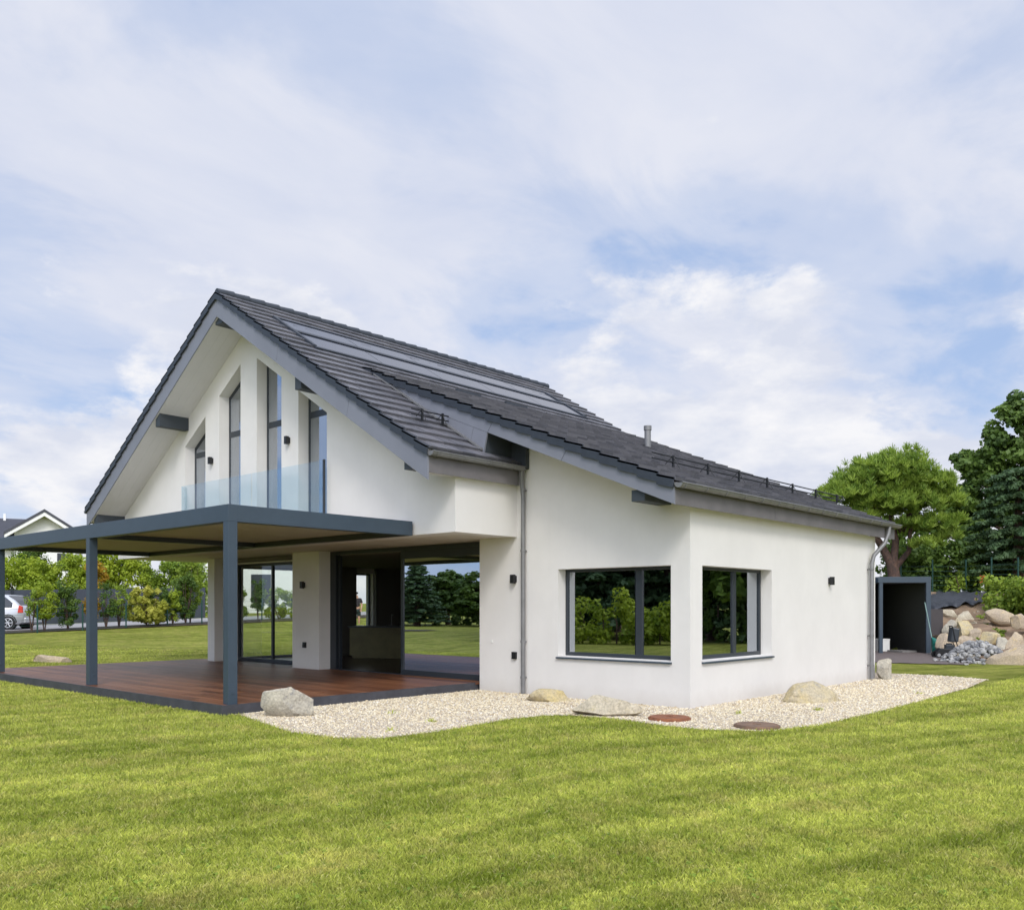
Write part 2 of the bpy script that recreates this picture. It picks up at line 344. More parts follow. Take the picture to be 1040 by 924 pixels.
def lawncol(t, P, tonesock=None, scale=1.0):
    big = noise(t, P, .55, 5, .62, .3); mid = noise(t, P, 2.6, 6, .65, .4)
    def dt(v):
        n = N(t, 'ShaderNodeVectorMath', operation='DOT_PRODUCT'); t.links.new(P, n.inputs[0]); n.inputs[1].default_value = v; return n.outputs['Value']
    cv = N(t, 'ShaderNodeCombineXYZ'); wob = mth(t, 'MULTIPLY', noise(t, P, .2, 2), 1.2)
    u = mth(t, 'ADD', dt((-.96, .27, 0)), wob); t.links.new(mth(t, 'MULTIPLY', u, 1.9), cv.inputs[0]); t.links.new(mth(t, 'MULTIPLY', dt((.27, .96, 0)), .22), cv.inputs[1])
    st = noise(t, cv.outputs[0], 1.0, 5, .6)
    sn = mth(t, 'SINE', mth(t, 'MULTIPLY', u, 10.5)); st = mth(t, 'ADD', st, mth(t, 'MULTIPLY', sn, .035))
    f = mth(t, 'ADD', mth(t, 'MULTIPLY', big, .20), mth(t, 'ADD', mth(t, 'MULTIPLY', mid, .32), mth(t, 'MULTIPLY', st, .48)))
    c = mixc(t, rmp(t, f, [(.40, 0.0), (.59, 1.0)]), tuple(v*scale for v in (.135, .168, .016)), tuple(v*scale for v in (.40, .42, .085)))
    c = mixc(t, rmp(t, noise(t, P, 1.9, 7, .7, .5), [(.50, 0.0), (.68, .60)]), c, tuple(v*scale for v in (.40, .33, .12)))
    c = mixc(t, rmp(t, noise(t, P, 7.5, 5, .7, .5), [(.52, 0.0), (.68, .75)]), c, tuple(v*scale for v in (.08, .125, .012)))
    c = mixc(t, rmp(t, noise(t, P, 24, 4, .6), [(.50, 0.0), (.66, .55)]), c, tuple(v*scale for v in (.10, .12, .014)))
    return c
t.links.new(lawncol(t, P, scale=.85), b.inputs['Base Color'])
bn = t.nodes.new('ShaderNodeBump'); bn.inputs['Strength'].default_value = 1; bn.inputs['Distance'].default_value = .05
t.links.new(noise(t, P, 22, 8, .75), bn.inputs['Height']); t.links.new(bn.outputs[0], b.inputs['Normal'])
def grid(name, xs, ys, fz, mt, mask=None, parent=None):
    X, Y = np.meshgrid(xs, ys); Z = fz(X, Y); nx, ny = len(xs), len(ys)
    v = list(zip(X.ravel(), Y.ravel(), Z.ravel())); f = []
    for j in range(ny-1):
        for i in range(nx-1):
            if mask is None or mask((xs[i]+xs[i+1])/2, (ys[j]+ys[j+1])/2): f.append((j*nx+i, j*nx+i+1, (j+1)*nx+i+1, (j+1)*nx+i))
    q = MB(); q.v = v; q.f = f; q.sm = [True]*len(f); return q.build(name, mt, parent)
ext = lambda a, b, c, d, s: np.concatenate([np.linspace(a, b, 12)[:-1], np.arange(b, c, s), np.linspace(c, d, 12)])
tag(grid('ground', ext(-1500, -60, 30, 1500, 1.0), ext(-1500, -30, 60, 1500, 1.0), lambda x, y: terr(x, y)-.35*inbank(x, y, .9)-.25*((x*RT[0]+y*RT[1] > 9) & (x*RT[0]+y*RT[1] < 14.9) & (x*FW[0]+y*FW[1] > 26.6) & (x*FW[0]+y*FW[1] < 35.2)), M['lawn']), kind='structure')
# gravel apron: a bed sheet, loose pebbles on it
q = MB(); q.v = [(x, y, .006) for x, y in GRAVEL]; q.f = [tuple(range(len(GRAVEL)))]; q.sm = [False]
m = bpy.data.materials.new('gravel'); m.use_nodes = True; M['gravel'] = m; t = m.node_tree; b = t.nodes['Principled BSDF']; b.inputs['Roughness'].default_value = .9
P = t.nodes.new('ShaderNodeNewGeometry').outputs['Position']
vo = N(t, 'ShaderNodeTexVoronoi', Scale=60.0); t.links.new(P, vo.inputs['Vector'])
sc_ = N(t, 'ShaderNodeSeparateColor'); t.links.new(vo.outputs['Color'], sc_.inputs[0])
c = mixc(t, sc_.outputs[0], (.42, .33, .23), (.72, .60, .45)); c = mixc(t, rmp(t, sc_.outputs[1], [(.7, 0.0), (.95, .8)]), c, (.70, .68, .64))
c = mixc(t, rmp(t, vo.outputs['Distance'], [(.40, 0.0), (.85, .6)]), c, (.20, .15, .11)); t.links.new(c, b.inputs['Base Color'])
bn = N(t, 'ShaderNodeBump'); bn.invert = True; bn.inputs['Distance'].default_value = .02; t.links.new(vo.outputs['Distance'], bn.inputs['Height']); t.links.new(bn.outputs[0], b.inputs['Normal'])
tag(q.build('gravel_bed', m), kind='structure')
# soil bank, pavement, road
def bankz(x, y):
    return terr(x, y)+.03+.10*np.sin(x*1.9+y*.7)*np.sin(y*1.3-x)*sstep(27.5, 29, y+x*.4+3)
ls_ = np.linspace(14.22, 24, 34); v = []; f = []; nr = 32
for la in ls_:
    d0 = float(bank0(la))-.15+.12*math.sin(la*2.3)
    for k in range(nr):
        d = d0+(37.6-d0)*k/(nr-1); X_, Y_ = RT[0]*la+FW[0]*d, RT[1]*la+FW[1]*d
        v.append((X_, Y_, float(terr(X_, Y_))+.012+(.05+.10*math.sin(X_*1.9+Y_*.7)*math.sin(Y_*1.3-X_)+.05*math.sin(X_*5+Y_*3))*min(1, k/4)))
for i in range(len(ls_)-1):
    for k in range(nr-1): f.append((i*nr+k, (i+1)*nr+k, (i+1)*nr+k+1, i*nr+k+1))
q = MB(); q.v = v; q.f = f; q.sm = [True]*len(f); tag(q.build('soil_bank', M['soil']), kind='structure')
tag(grid('pavement', np.arange(-18, -6.9, .2), np.arange(25.6, 40, .2), lambda x, y: terr(x, y)+.02, M['paving'], lambda x, y: y > 25.6+(x+9)*.3 and x*RT[0]+y*RT[1] < 14.7 and x*FW[0]+y*FW[1] < 35.6), kind='structure')
tag(grid('road', np.linspace(-45.6, -39.2, 6), np.arange(-1, 90, 3.), lambda x, y: terr(x, y)+.02, M['asphalt']), kind='structure')
tag(grid('planting_bed', np.linspace(-38.9, -37.2, 5), np.arange(-10, 60, 1.5), lambda x, y: terr(x, y)+.03, M['bed']), kind='structure')

# ------------------------------------------------------------------ HOUSE
XC = -17.32; YF = 10.51; YR = 9.74; YB = 20.75; XL = -23.83; XR = -10.81; YW = 12.09; XE = -7.18; XD = -11.77
GL = 12.42
house = empty('house', (XC, 14, 0))
def B(mb, name, mt, parent=None, bevel=0):      # build in world coordinates, parented at the house
    p = parent or house; o = mb.build(name, mt, None, bevel); o.parent = p
    inv = Vector((0, 0, 0)); q = p
    while q: inv += q.location; q = q.parent
    o.location = -inv if p is house else Vector((0, 0, 0)); return o
tag(house, 'white rendered detached house with dark tiled gable roof and a lower side wing', 'house')
zr = lambda dx: 8.36-.62*abs(dx)              # tile top of the main roof
zs = lambda dx: 7.79-.62*abs(dx)              # underside (soffit)
zh = lambda dx: 7.21-.615*abs(dx)             # slanted window heads
wins = [(-20.17, -19.20), (-18.58, -17.66), (-17.00, -16.05), (-15.44, -14.46)]
# gable wall with four raked openings
w = MB(); Z0 = 2.88; ZSILL = 3.02; xs = [XL]+[v for p in wins for v in p]+[XR]
for i in range(0, len(xs)-1):
    a, c = xs[i], xs[i+1]
    if i % 2 == 0:
        pts = [(a, Z0), (c, Z0), (c, zs(c-XC)), (a, zs(a-XC))]
        if a < XC < c: pts.insert(3, (XC, zs(0)))
        if c == XR: pts = [(a, Z0), (c, Z0), (c, 3.83), (XC+6.385, 3.83), (a, zs(a-XC))]
        w.prism(pts, 'y', YF, YF+.42)
    else:
        w.prism([(a, Z0), (c, Z0), (c, ZSILL), (a, ZSILL)], 'y', YF, YF+.42)
        w.prism([(a, zh(a-XC)), (c, zh(c-XC)), (c, zs(c-XC)), (a, zs(a-XC))], 'y', YF, YF+.42)
B(w, 'wall', M['render'])
w = MB(); w.box(XR-.35, XR, YF+.42, YW+.4, Z0, 4.1); B(w, 'wall', M['render'])                       # upper side wall
w = MB(); w.box(XL, XL+.35, YF+.42, 20.0, Z0, 4.1); w.box(XL, -21.96, 19.7, 20.0, Z0, 6.0); B(w, 'wall', M['render'])
w = MB(); w.box(XL+.3, XR-.3, YF+.38, 20.0, Z0+.004, 3.02); B(w, 'soffit', M['soffit'])               # overhanging floor slab
# ground floor front
w = MB(); w.box(-18.0, -16.93, YW, GL+.25, 0, Z0+.001); B(w, 'pillar', M['render'])
w = MB(); w.box(-21.96, -21.62, YW, 12.95, 0, Z0+.001); B(w, 'pillar', M['render'])
w = MB(); w.box(-21.62, -18.0, 12.75, 12.95, 2.74, Z0+.001); B(w, 'lintel', M['render'])
# left ground-floor wall with corner glazing and slim back window
w = MB(); w.box(-21.96, -21.62, 15.6, 16.75, 0, Z0); w.box(-21.96, -21.62, 16.75, 17.45, 0, .80); w.box(-21.96, -21.62, 16.75, 17.45, 2.62, Z0)
w.box(-21.96, -21.62, 17.45, 19.65, 0, Z0); w.box(-21.96, -21.62, 12.95, 15.6, 2.70, Z0); B(w, 'wall', M['render'])
w = MB(); w.box(-21.96, XE, 19.65, 20.0, 0, 3.15); B(w, 'wall', M['render'])
# wing front wall with window opening (Y = YW)
A0, A1 = -9.84, -7.53; Q0, Q1 = .735, 2.26
hs = lambda X: 3.53+.41*(-7.0-X)              # tile top of the wing roof
hb = lambda X: hs(X)-.39
w = MB(); T = .36
w.prism([(XD, 0), (A0, 0), (A0, hb(A0)), (XD, hb(XD))], 'y', YW, YW+T)
w.prism([(A1, 0), (XE, 0), (XE, hb(XE)), (A1, hb(A1))], 'y', YW, YW+T)
w.prism([(A0, 0), (A1, 0), (A1, Q0), (A0, Q0)], 'y', YW, YW+T)
w.prism([(A0, Q1), (A1, Q1), (A1, hb(A1)), (A0, hb(A0))], 'y', YW, YW+T)
B(w, 'wall', M['render'])
# wing side wall (X = XE)
C0, C1 = 12.46, 14.91; w = MB(); ht = 3.2
w.box(XE-T, XE, YW+T, C0, 0, ht) if C0 > YW+T else None
w.box(XE-T, XE, C1, 19.65, 0, ht); w.box(XE-T, XE, max(C0, YW+T), C1, 0, Q0); w.box(XE-T, XE, max(C0, YW+T), C1, Q1, ht); B(w, 'wall', M['render'])
# interior shell
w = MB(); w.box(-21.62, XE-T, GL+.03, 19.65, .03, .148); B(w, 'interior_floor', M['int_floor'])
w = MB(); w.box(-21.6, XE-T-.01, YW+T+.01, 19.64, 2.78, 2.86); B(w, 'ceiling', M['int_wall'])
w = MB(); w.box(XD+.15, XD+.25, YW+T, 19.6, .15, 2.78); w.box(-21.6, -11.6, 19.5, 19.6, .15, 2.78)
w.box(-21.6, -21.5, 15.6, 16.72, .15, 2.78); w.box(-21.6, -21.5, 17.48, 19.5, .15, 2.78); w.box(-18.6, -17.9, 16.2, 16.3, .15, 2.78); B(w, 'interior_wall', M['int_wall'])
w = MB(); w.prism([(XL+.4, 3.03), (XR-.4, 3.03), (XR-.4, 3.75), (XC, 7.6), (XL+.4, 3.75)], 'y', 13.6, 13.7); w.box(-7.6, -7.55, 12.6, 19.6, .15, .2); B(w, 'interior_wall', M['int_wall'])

# windows ----------------------------------------------------------------
def fbar(mb, ax, pl, u0, u1, z0, z1, d=.07):   # a frame bar in a Y = pl or X = pl plane
    if ax == 'y': mb.box(u0, u1, pl, pl+d, z0, z1)
    else: mb.box(pl-d, pl, u0, u1, z0, z1)
def rect_window(ax, pl, u0, u1, z0, z1, mull, sillpl, gm, name='window', fw=.05, sill=True):
    f = MB(); fbar(f, ax, pl, u0, u0+fw, z0, z1); fbar(f, ax, pl, u1-fw, u1, z0, z1)
    fbar(f, ax, pl, u0+fw, u1-fw, z0, z0+fw*1.3); fbar(f, ax, pl, u0+fw, u1-fw, z1-fw, z1)
    for mpos, mw in mull: fbar(f, ax, pl, mpos-mw/2, mpos+mw/2, z0+fw*1.3, z1-fw, .065)
    fo = B(f, name, M['frame'], bevel=.004)
    edges = [u0+fw]+[v for mpos, mw in mull for v in (mpos-mw/2, mpos+mw/2)]+[u1-fw]
    for i in range(0, len(edges), 2):
        g = MB(); fbar(g, ax, pl+(.03 if ax == 'y' else -.03), edges[i], edges[i+1], z0+fw*1.3, z1-fw, .008)
        o = g.build('pane', gm); o.parent = fo
    if sill:
        s_ = MB(); 
        if ax == 'y': s_.prism([(sillpl-.045, z0-.045), (pl, z0-.045), (pl, z0), (sillpl-.045, z0-.02)], 'x', u0-.02, u1+.02)
        else: s_.prism([(sillpl+.045, z0-.045), (pl, z0-.045), (pl, z0), (sillpl+.045, z0-.02)], 'y', u0-.02, u1+.02)
        o = s_.build('sill', M['anthracite']); o.parent = fo
    return fo
rect_window('y', YW+.21, A0, A1, Q0, Q1, [(-8.28, .13)], YW, M['glass'])
rect_window('x', XE-.21, C0, C1, Q0, Q1, [(13.93, .10)], XE, M['glass'])
rect_window('x', -21.75, 16.75, 17.45, .80, 2.62, [], -21.62, M['glass_clear'], sill=False)
# corner glazing, left room
rect_window('y', 12.78, -21.62, -18.0, .15, 2.74, [(-19.95, .075)], 0, M['glass_clear'], 'sliding_door', .07, False)
rect_window('x', -21.72, 12.95, 15.6, .15, 2.70, [], 0, M['glass_clear'], 'window', .06, False)
# big sliding door: left leaf open, right leaf closed
f = MB(); f.box(-16.93, -16.72, GL-.02, GL+.12, .15, 2.80); f.box(-16.93, XD, GL-.02, GL+.12, 2.80, 2.875); f.box(-16.93, XD, GL-.03, GL+.13, .12, .165)
f.box(-16.66, -16.63, GL+.02, GL+.10, .165, 2.80)
fo = B(f, 'door_frame', M['frame'])
lf = MB(); x0, x1 = -14.45, XD+.02
for a in ((x0, x0+.07, .165, 2.80), (x1-.06, x1, .165, 2.80), (x0+.07, x1-.06, .165, .26), (x0+.07, x1-.06, 2.62, 2.80)): lf.box(a[0], a[1], GL, GL+.06, a[2], a[3])
lo_ = B(lf, 'sliding_door', M['frame']); g = MB(); g.box(x0+.07, x1-.06, GL+.025, GL+.033, .26, 2.62); o = g.build('pane', M['glass_door']); o.parent = lo_
# raked windows upstairs
for i, (a, c) in enumerate(wins):
    pl = YF+.25; f = MB(); fw = .06; ha, hc = zh(a-XC), zh(c-XC); b_ = ZSILL
    def line(u): return ha+(hc-ha)*(u-a)/(c-a)
    f.prism([(a, b_), (a+fw, b_), (a+fw, line(a+fw)), (a, ha)], 'y', pl, pl+.07)
    f.prism([(c-fw, b_), (c, b_), (c, hc), (c-fw, line(c-fw))], 'y', pl, pl+.07)
    f.prism([(a+fw, line(a+fw)), (c-fw, line(c-fw)), (c-fw, line(c-fw)-.09), (a+fw, line(a+fw)-.09)], 'y', pl, pl+.07)
    f.box(a+fw, c-fw, pl, pl+.07, b_, b_+.08)
    zt = 5.50; f.box(a+fw, c-fw, pl-.004, pl+.07, zt, zt+.13) if i in (1, 2, 3) else f.box(a+fw, c-fw, pl-.004, pl+.07, 5.20, 5.33)
    fo = B(f, 'window', M['frame'])
    zt = zt if i else 5.20
    for poly in ([(a+fw, b_+.08), (c-fw, b_+.08), (c-fw, zt), (a+fw, zt)], [(a+fw, zt+.13), (c-fw, zt+.13), (c-fw, line(c-fw)-.09), (a+fw, line(a+fw)-.09)]):
        g = MB(); g.prism(poly, 'y', pl+.008, pl+.016); o = g.build('pane', M['glass']); o.parent = fo
# balustrade
ra = B(MB().box(-20.09, -14.33, YF-.17, YF-.12, 3.16, 3.22), 'balustrade', M['anthracite'])
for a, c in ((-20.05, -16.98), (-16.94, -14.40)): o = MB().box(a, c, YF-.152, YF-.136, 3.22, 4.48).build('pane', M['glass_rail']); o.parent = ra
o = MB().box(-20.075, -20.06, YF-.136, YF-.004, 3.22, 4.48).build('pane', M['glass_rail']); o.parent = ra
o = MB().box(-14.37, -14.335, YF-.165, YF-.125, 3.12, 4.49).build('post', M['frame']); o.parent = ra
# lamps and sockets
def lamp(x, y, z, ax='y', hgt=.16):
    m_ = MB(); 
    if ax == 'y': m_.box(x-.045, x+.045, y-.03, y, z-hgt/2+.02, z+hgt/2-.02); m_.box(x-.04, x+.04, y-.10, y-.03, z-hgt/2, z+hgt/2)
    else: m_.box(x, x+.03, y-.045, y+.045, z-hgt/2+.02, z+hgt/2-.02); m_.box(x+.03, x+.10, y-.04, y+.04, z-hgt/2, z+hgt/2)
    B(m_, 'wall_lamp', M['black'])
lamp(-17.52, YW, 2.11); lamp(-10.86, YW, 2.11); lamp(-19.0+.12, YF, 4.98); lamp(-15.85+.08, YF, 5.06); lamp(XE, 17.46, 2.12, 'x')
for x in (-17.48, -10.86): B(MB().box(x-.05, x+.05, YW-.045, YW, .64, .77).box(x-.035, x+.035, YW-.06, YW-.045, .66, .72), 'wall_socket', M['black'])
B(MB().box(-11.47, -11.42, YW-.012, YW, .92, .97), 'wall_socket', M['off_white'])

# roofs ------------------------------------------------------------------
def slab_poly(sgn):    # closed roof body below the tiles
    return [(XC, zr(0)-.07), (XC+sgn*6.62, zr(6.62)-.07), (XC+sgn*6.62, 3.815), (XC+sgn*6.40, 3.815), (XC, zs(0)+.005)]
roof = MB()
roof.prism(slab_poly(1), 'y', YR+.02, YB); roof.prism(slab_poly(-1), 'y', YR+.02, YB)
ro = B(roof, 'roof', M['soffit_board'])
def R2(mb, name, mt, bevel=0): o = mb.build(name, mt, None, bevel); o.parent = ro; return o
def tiles(O, u, v, n, L, D, step, wid, skip=None, name='roof_tiles', parent=None):
    O = np.array(O, float); u, v, n = (np.array(k, float) for k in (u, v, n)); faces = []; tone = []
    rows = int(math.ceil(D/step-1e-6))
    for r in range(rows):
        off = (r % 2)*wid/2; c = int(math.ceil((L+off)/wid))
        for k in range(c):
            a = max(k*wid-off, 0)+.002; e = min((k+1)*wid-off, L)-.002
            if e-a < .03: continue
            s0 = r*step-.03; s1 = min((r+1)*step, D)
            if skip and skip((a+e)/2, (s0+s1)/2): continue
            j = rng.normal(0, .0022, 2); l0 = 0.0; l1 = .044+j[0]; hi_ = .003
            P = lambda a_, s_, h_: O+u*a_+v*s_+n*h_
            A, Bq, Cq, Dq = P(a, s0, l0+hi_), P(e, s0, l0-.001), P(e, s1, l1+j[1]-.001), P(a, s1, l1+hi_)
            E_, F_ = P(a, s1, l1-.042), P(e, s1, l1-.042)
            G_, H_ = P(a, s0, -.02), P(e, s0, -.02)
            tn = rng.random()*.8+.2*rng.random()
            for q in ([A, Bq, Cq, Dq], [Dq, Cq, F_, E_], [A, Dq, E_, G_], [Bq, H_, F_, Cq]): faces.append(q); tone.append(tn)
    V = np.array(faces)
    o = npmesh(name, V, 4, M['tile'], parent, np.array(tone)); return o
cs = 1/math.hypot(1, .62)
for sgn in (1, -1):
    O = (XC+sgn*.02, YR+.02, zr(0)-.05); v = (sgn*cs, 0, -.62*cs); n = (sgn*.62*cs, 0, cs)
    L = YB-YR-.02; D = 6.66/cs; st = .303/cs
    sk = (lambda a, s: (10.62 < YR+a < 19.45) and (1.05 < s*cs < 2.35)) if sgn > 0 else None
    tiles(O, (0, 1, 0), v, n, L, D, st, .30, sk, 'roof_tiles', ro)
# ridge caps
rd = MB()
k = YR
while k < YB:
    rd.tube([(XC, k, zr(0)-.045), (XC, min(k+.39, YB), zr(0)-.03)], [.085, .095], 10); k += .375
R2(rd, 'ridge_tiles', M['verge'])
# verge flaps and bargeboards
vg = MB()
for sgn in (1, -1):
    for i in range(22):
        a, c = i*.303, (i+1)*.303; za, zc = zr(a)-.045, zr(c)-.005
        vg.prism([(XC+sgn*a, za), (XC+sgn*(c+.0), zc), (XC+sgn*(c+.0), zc-.15), (XC+sgn*a, za-.15)], 'y', YR-.045, YR-.005)
        vg.prism([(XC+sgn*a, za+.004), (XC+sgn*c, zc+.004), (XC+sgn*c, zc-.03), (XC+sgn*a, za-.03)], 'y', YR-.045, YR+.12)
R2(vg, 'verge', M['verge'])
bt = lambda dx: 8.21-.62*dx; bb = lambda dx: 7.80-.62*dx
for sgn in (1, -1):
    cuts = [0, 2.35, 4.6, 6.65]
    for i in range(3):
        a, c = cuts[i]+.0+(.006 if i else 0.0), cuts[i+1]
        sh = .10 if i else 0; sh2 = .10 if i < 2 else 0
        q = MB(); q.prism([(XC+sgn*(a+sh*.0), bt(a)), (XC+sgn*c, bt(c)), (XC+sgn*(c-sh2), bb(c-sh2)), (XC+sgn*(a-sh), bb(a-sh))], 'y', YR, YR+.035); R2(q, 'bargeboard', M['zinc'])
# purlins under the verge
for dx, dn in ((-2.77, .24), (2.93, .20), (-6.2, .2), (6.12, .09)):
    q = MB(); q.box(XC+dx-.10, XC+dx+.10, YR+.05, YF+.02 if dx < 6 else YF-.3, zs(dx)-dn, zs(dx)+.06); R2(q, 'purlin', M['purlin'])
q = MB(); q.box(XC-.14, XC+.14, YR+.05, YF+.02, zs(0)-.14, zs(0)+.05); R2(q, 'purlin', M['purlin'])
# main eaves: fascia and gutter on both sides
XEV = XC+6.65
q = MB(); q.box(XEV-.03, XEV, YR+.036, 11.98, 3.80, 4.16); R2(q, 'fascia', M['fascia'])
q = MB(); q.box(XC-6.65, XC-6.62, YR+.036, YB, 3.80, 4.16); R2(q, 'fascia', M['fascia'])
def gutter(x, y0, y1, z, r=.072, n=10, outward=1):
    q = MB(); vs = []; fs = []
    for y in (y0, y1):
        for rr in (r, r-.008):
            for k in range(n+1):
                a = math.pi+math.pi*k/n; vs.append((x+rr*math.cos(a), y, z+rr*math.sin(a)))
    m_ = n+1
    for k in range(n):
        fs.append((k, k+1, 2*m_+k+1, 2*m_+k)); fs.append((m_+k+1, m_+k, 3*m_+k, 3*m_+k+1))
    q.add(vs, fs, True)
    for y in (y0, y1):      # stop ends
        q.add([(x+r*math.cos(math.pi+math.pi*k/n), y, z+r*math.sin(math.pi+math.pi*k/n)) for k in range(n+1)], [tuple(range(n+1))])
    q.tube([(x+r*outward, y0, z), (x+r*outward, y1, z)], .011, 8)
    go = R2(q, 'gutter', M['gutter'])
    y = y0+.12
    while y < y1-.05:
        b_ = MB(); b_.tube([(x+(r+.006)*math.cos(math.pi+math.pi*k/8), y, z+(r+.006)*math.sin(math.pi+math.pi*k/8)) for k in range(9)], .009, 5)
        o = b_.build('bracket', M['gutter']); o.parent = ro; y += .62
gutter(XEV+.078, YR-.01, 12.02, 4.13); gutter(XC-6.65-.078, YR-.01, YB, 4.13, outward=-1)
# downpipes
def pipe(pts, r=.042, name='downpipe'):
    o = B(MB().tube(pts, r, 12), name, M['gutter']); return o
dp = pipe([(XEV+.08, 11.98, 4.08), (XEV+.06, 11.99, 3.93), (XEV+.055, 12.01, 3.8), (-10.60, 12.02, 3.6), (-10.60, 12.02, 0.03)])
for z in (2.6, .95, .3, 3.7): o = MB().tube([(-10.60, 12.02, z), (-10.60, 12.02, z+.04)], .05, 12).box(-10.63, -10.57, 12.02, YW, z, z+.03).build('bracket', M['gutter']); o.parent = dp
# wing roof ---------------------------------------------------------------
YS = 11.28; YSB = 20.62; XS0 = -14.35; XS1 = -6.97
q = MB(); q.prism([(XS0, hs(XS0)-.07), (XS1-.01, hs(XS1)-.07), (XS1-.01, hb(XS1)+.0), (XS0, hb(XS0))], 'y', YS+.036, YSB); wr = B(q, 'wing_roof', M['soffit_board'])
c2_ = 1/math.hypot(1, .41)
tiles((XS0, YS+.02, hs(XS0)-.045), (0, 1, 0), (c2_, 0, -.41*c2_), (.41*c2_, 0, c2_), YSB-YS, (XS1-XS0)/c2_, .355/c2_, .30, None, 'roof_tiles', wr)
def R3(mb, name, mt): o = mb.build(name, mt); o.parent = wr; return o
vg = MB(); n_ = int((XS1-XS0)/.355)
for i in range(n_+1):
    a = XS0+i*.355; c = min(a+.355, XS1); za, zc = hs(a)-.045, hs(c)-.005
    if c-a < .05: continue
    vg.prism([(a, za), (c, zc), (c, zc-.155), (a, za-.155)], 'y', YS-.045, YS-.005); vg.prism([(a, za+.004), (c, zc+.004), (c, zc-.03), (a, za-.03)], 'y', YS-.045, YS+.12)
R3(vg, 'verge', M['verge'])
for (a, c) in ((XS0, -10.72), (-10.712, -9.05), (-9.042, XS1)):
    s1 = .07 if a > XS0 else 0; s2 = .07 if c < XS1 else 0
    R3(MB().prism([(a+s1, hs(a+s1)-.14), (c+s2, hs(c+s2)-.14), (c-s2, hs(c-s2)-.40), (a-s1, hs(a-s1)-.40)] if a > XS0 else
       [(a, hs(a)-.14), (c+s2, hs(c+s2)-.14), (c-s2, hs(c-s2)-.52+.12), (a, hs(a)-.40)], 'y', YS, YS+.035), 'bargeboard', M['zinc'])
# cheek between the main roof and the wing roof verge
ck = lambda X: zr(X-XC)-.02
XK = -12.9
R3(MB().prism([(XK, ck(XK)), (-11.22, ck(-11.22)), (-11.14, hs(-11.14)-.405), (XK, hs(XK)-.405)], 'y', YS+.002, YS+.035), 'cheek', M['zinc'])
R3(MB().prism([(-11.214, ck(-11.21)), (-10.88, ck(-10.88)), (-10.80, hs(-10.8)-.405), (-11.134, hs(-11.134)-.405)], 'y', YS+.002, YS+.035), 'cheek', M['zinc'])
R3(MB().prism([(-13.9, ck(-13.9)+.055), (-10.9, ck(-10.9)+.055), (-10.9, ck(-10.9)+.02), (-13.9, ck(-13.9)+.02)], 'y', YS-.05, YS-.001), 'flashing', M['gutter'])
R3(MB().box(-10.98, -10.86, YS+.036, YW-.001, 4.22, hb(-10.86)-.01).box(-10.86, XEV+.16, YW-.10, YW-.002, 4.10, hb(XEV+.16)+.03), 'purlin', M['purlin'])
R3(MB().box(-7.76, -7.52, YS+.05, YW+.01, 3.22, hb(-7.5)+.05), 'purlin', M['purlin'])
R3(MB().box(XS1-.03, XS1, YS+.036, 14.6, 3.12, 3.45), 'fascia', M['fascia']); R3(MB().box(XS1-.03, XS1, 14.606, 17.6, 3.12, 3.45), 'fascia', M['fascia']); R3(MB().box(XS1-.03, XS1, 17.606, YSB, 3.12, 3.45), 'fascia', M['fascia'])
ro_keep = ro; ro = wr
gutter(XS1+.078, YS-.01, YSB+.03, 3.43)
ro = ro_keep
dp = pipe([(XS1+.08, 20.05, 3.38), (XS1+.07, 20.03, 3.22), (XS1+.02, 19.95, 3.0), (-7.07, 19.62, 2.72), (-7.09, 19.55, 2.55), (-7.09, 19.54, .03)], .045)
for z in (2.4, .95, .3): o = MB().tube([(-7.09, 19.54, z), (-7.09, 19.54, z+.04)], .053, 12).box(-7.18, -7.09, 19.52, 19.56, z, z+.03).build('bracket', M['gutter']); o.parent = dp
# solar panels
u_ = Vector((0, 1, 0)); v_ = Vector((cs, 0, -.62*cs)); n_v = Vector((.62*cs, 0, cs))
ys = [10.56, 12.28, 14.05, 15.82, 17.6, 19.42]; ds = [(1.0, 1.62), (1.73, 2.42)]
for r_, (d0, d1) in enumerate(ds):
    for i in range(5):
        O = Vector((XC, 0, zr(0)-.05)); q = MB(); P4 = []
        for h_ in (.055, .012):
            for (dd, yy) in ((d0, ys[i]+.01), (d1, ys[i]+.01), (d1, ys[i+1]-.01), (d0, ys[i+1]-.01)): P4.append(O+v_*(dd/cs)+u_*yy+n_v*h_)
        q.add(P4, [(0, 1, 2, 3), (7, 6, 5, 4), (0, 4, 5, 1), (1, 5, 6, 2), (2, 6, 7, 3), (3, 7, 4, 0)]); R2(q, 'solar_panel', M['solar'])
q = MB()
for (d0, d1, y0, y1, h_) in ((.93, 1.0, 10.5, 19.5, .07), (2.42, 2.50, 10.5, 19.5, .06), (1.62, 1.73, 10.5, 19.5, .075), (1.0, 2.42, 10.48, 10.56, .075), (1.0, 2.42, 19.42, 19.52, .08)):
    P4 = []
    for hh in (h_, 0.0):
        for (dd, yy) in ((d0, y0), (d1, y0), (d1, y1), (d0, y1)): P4.append(O+v_*(dd/cs)+u_*yy+n_v*hh)
    q.add(P4, [(0, 1, 2, 3), (7, 6, 5, 4), (0, 4, 5, 1), (1, 5, 6, 2), (2, 6, 7, 3), (3, 7, 4, 0)])
R2(q, 'panel_flashing', M['verge'])
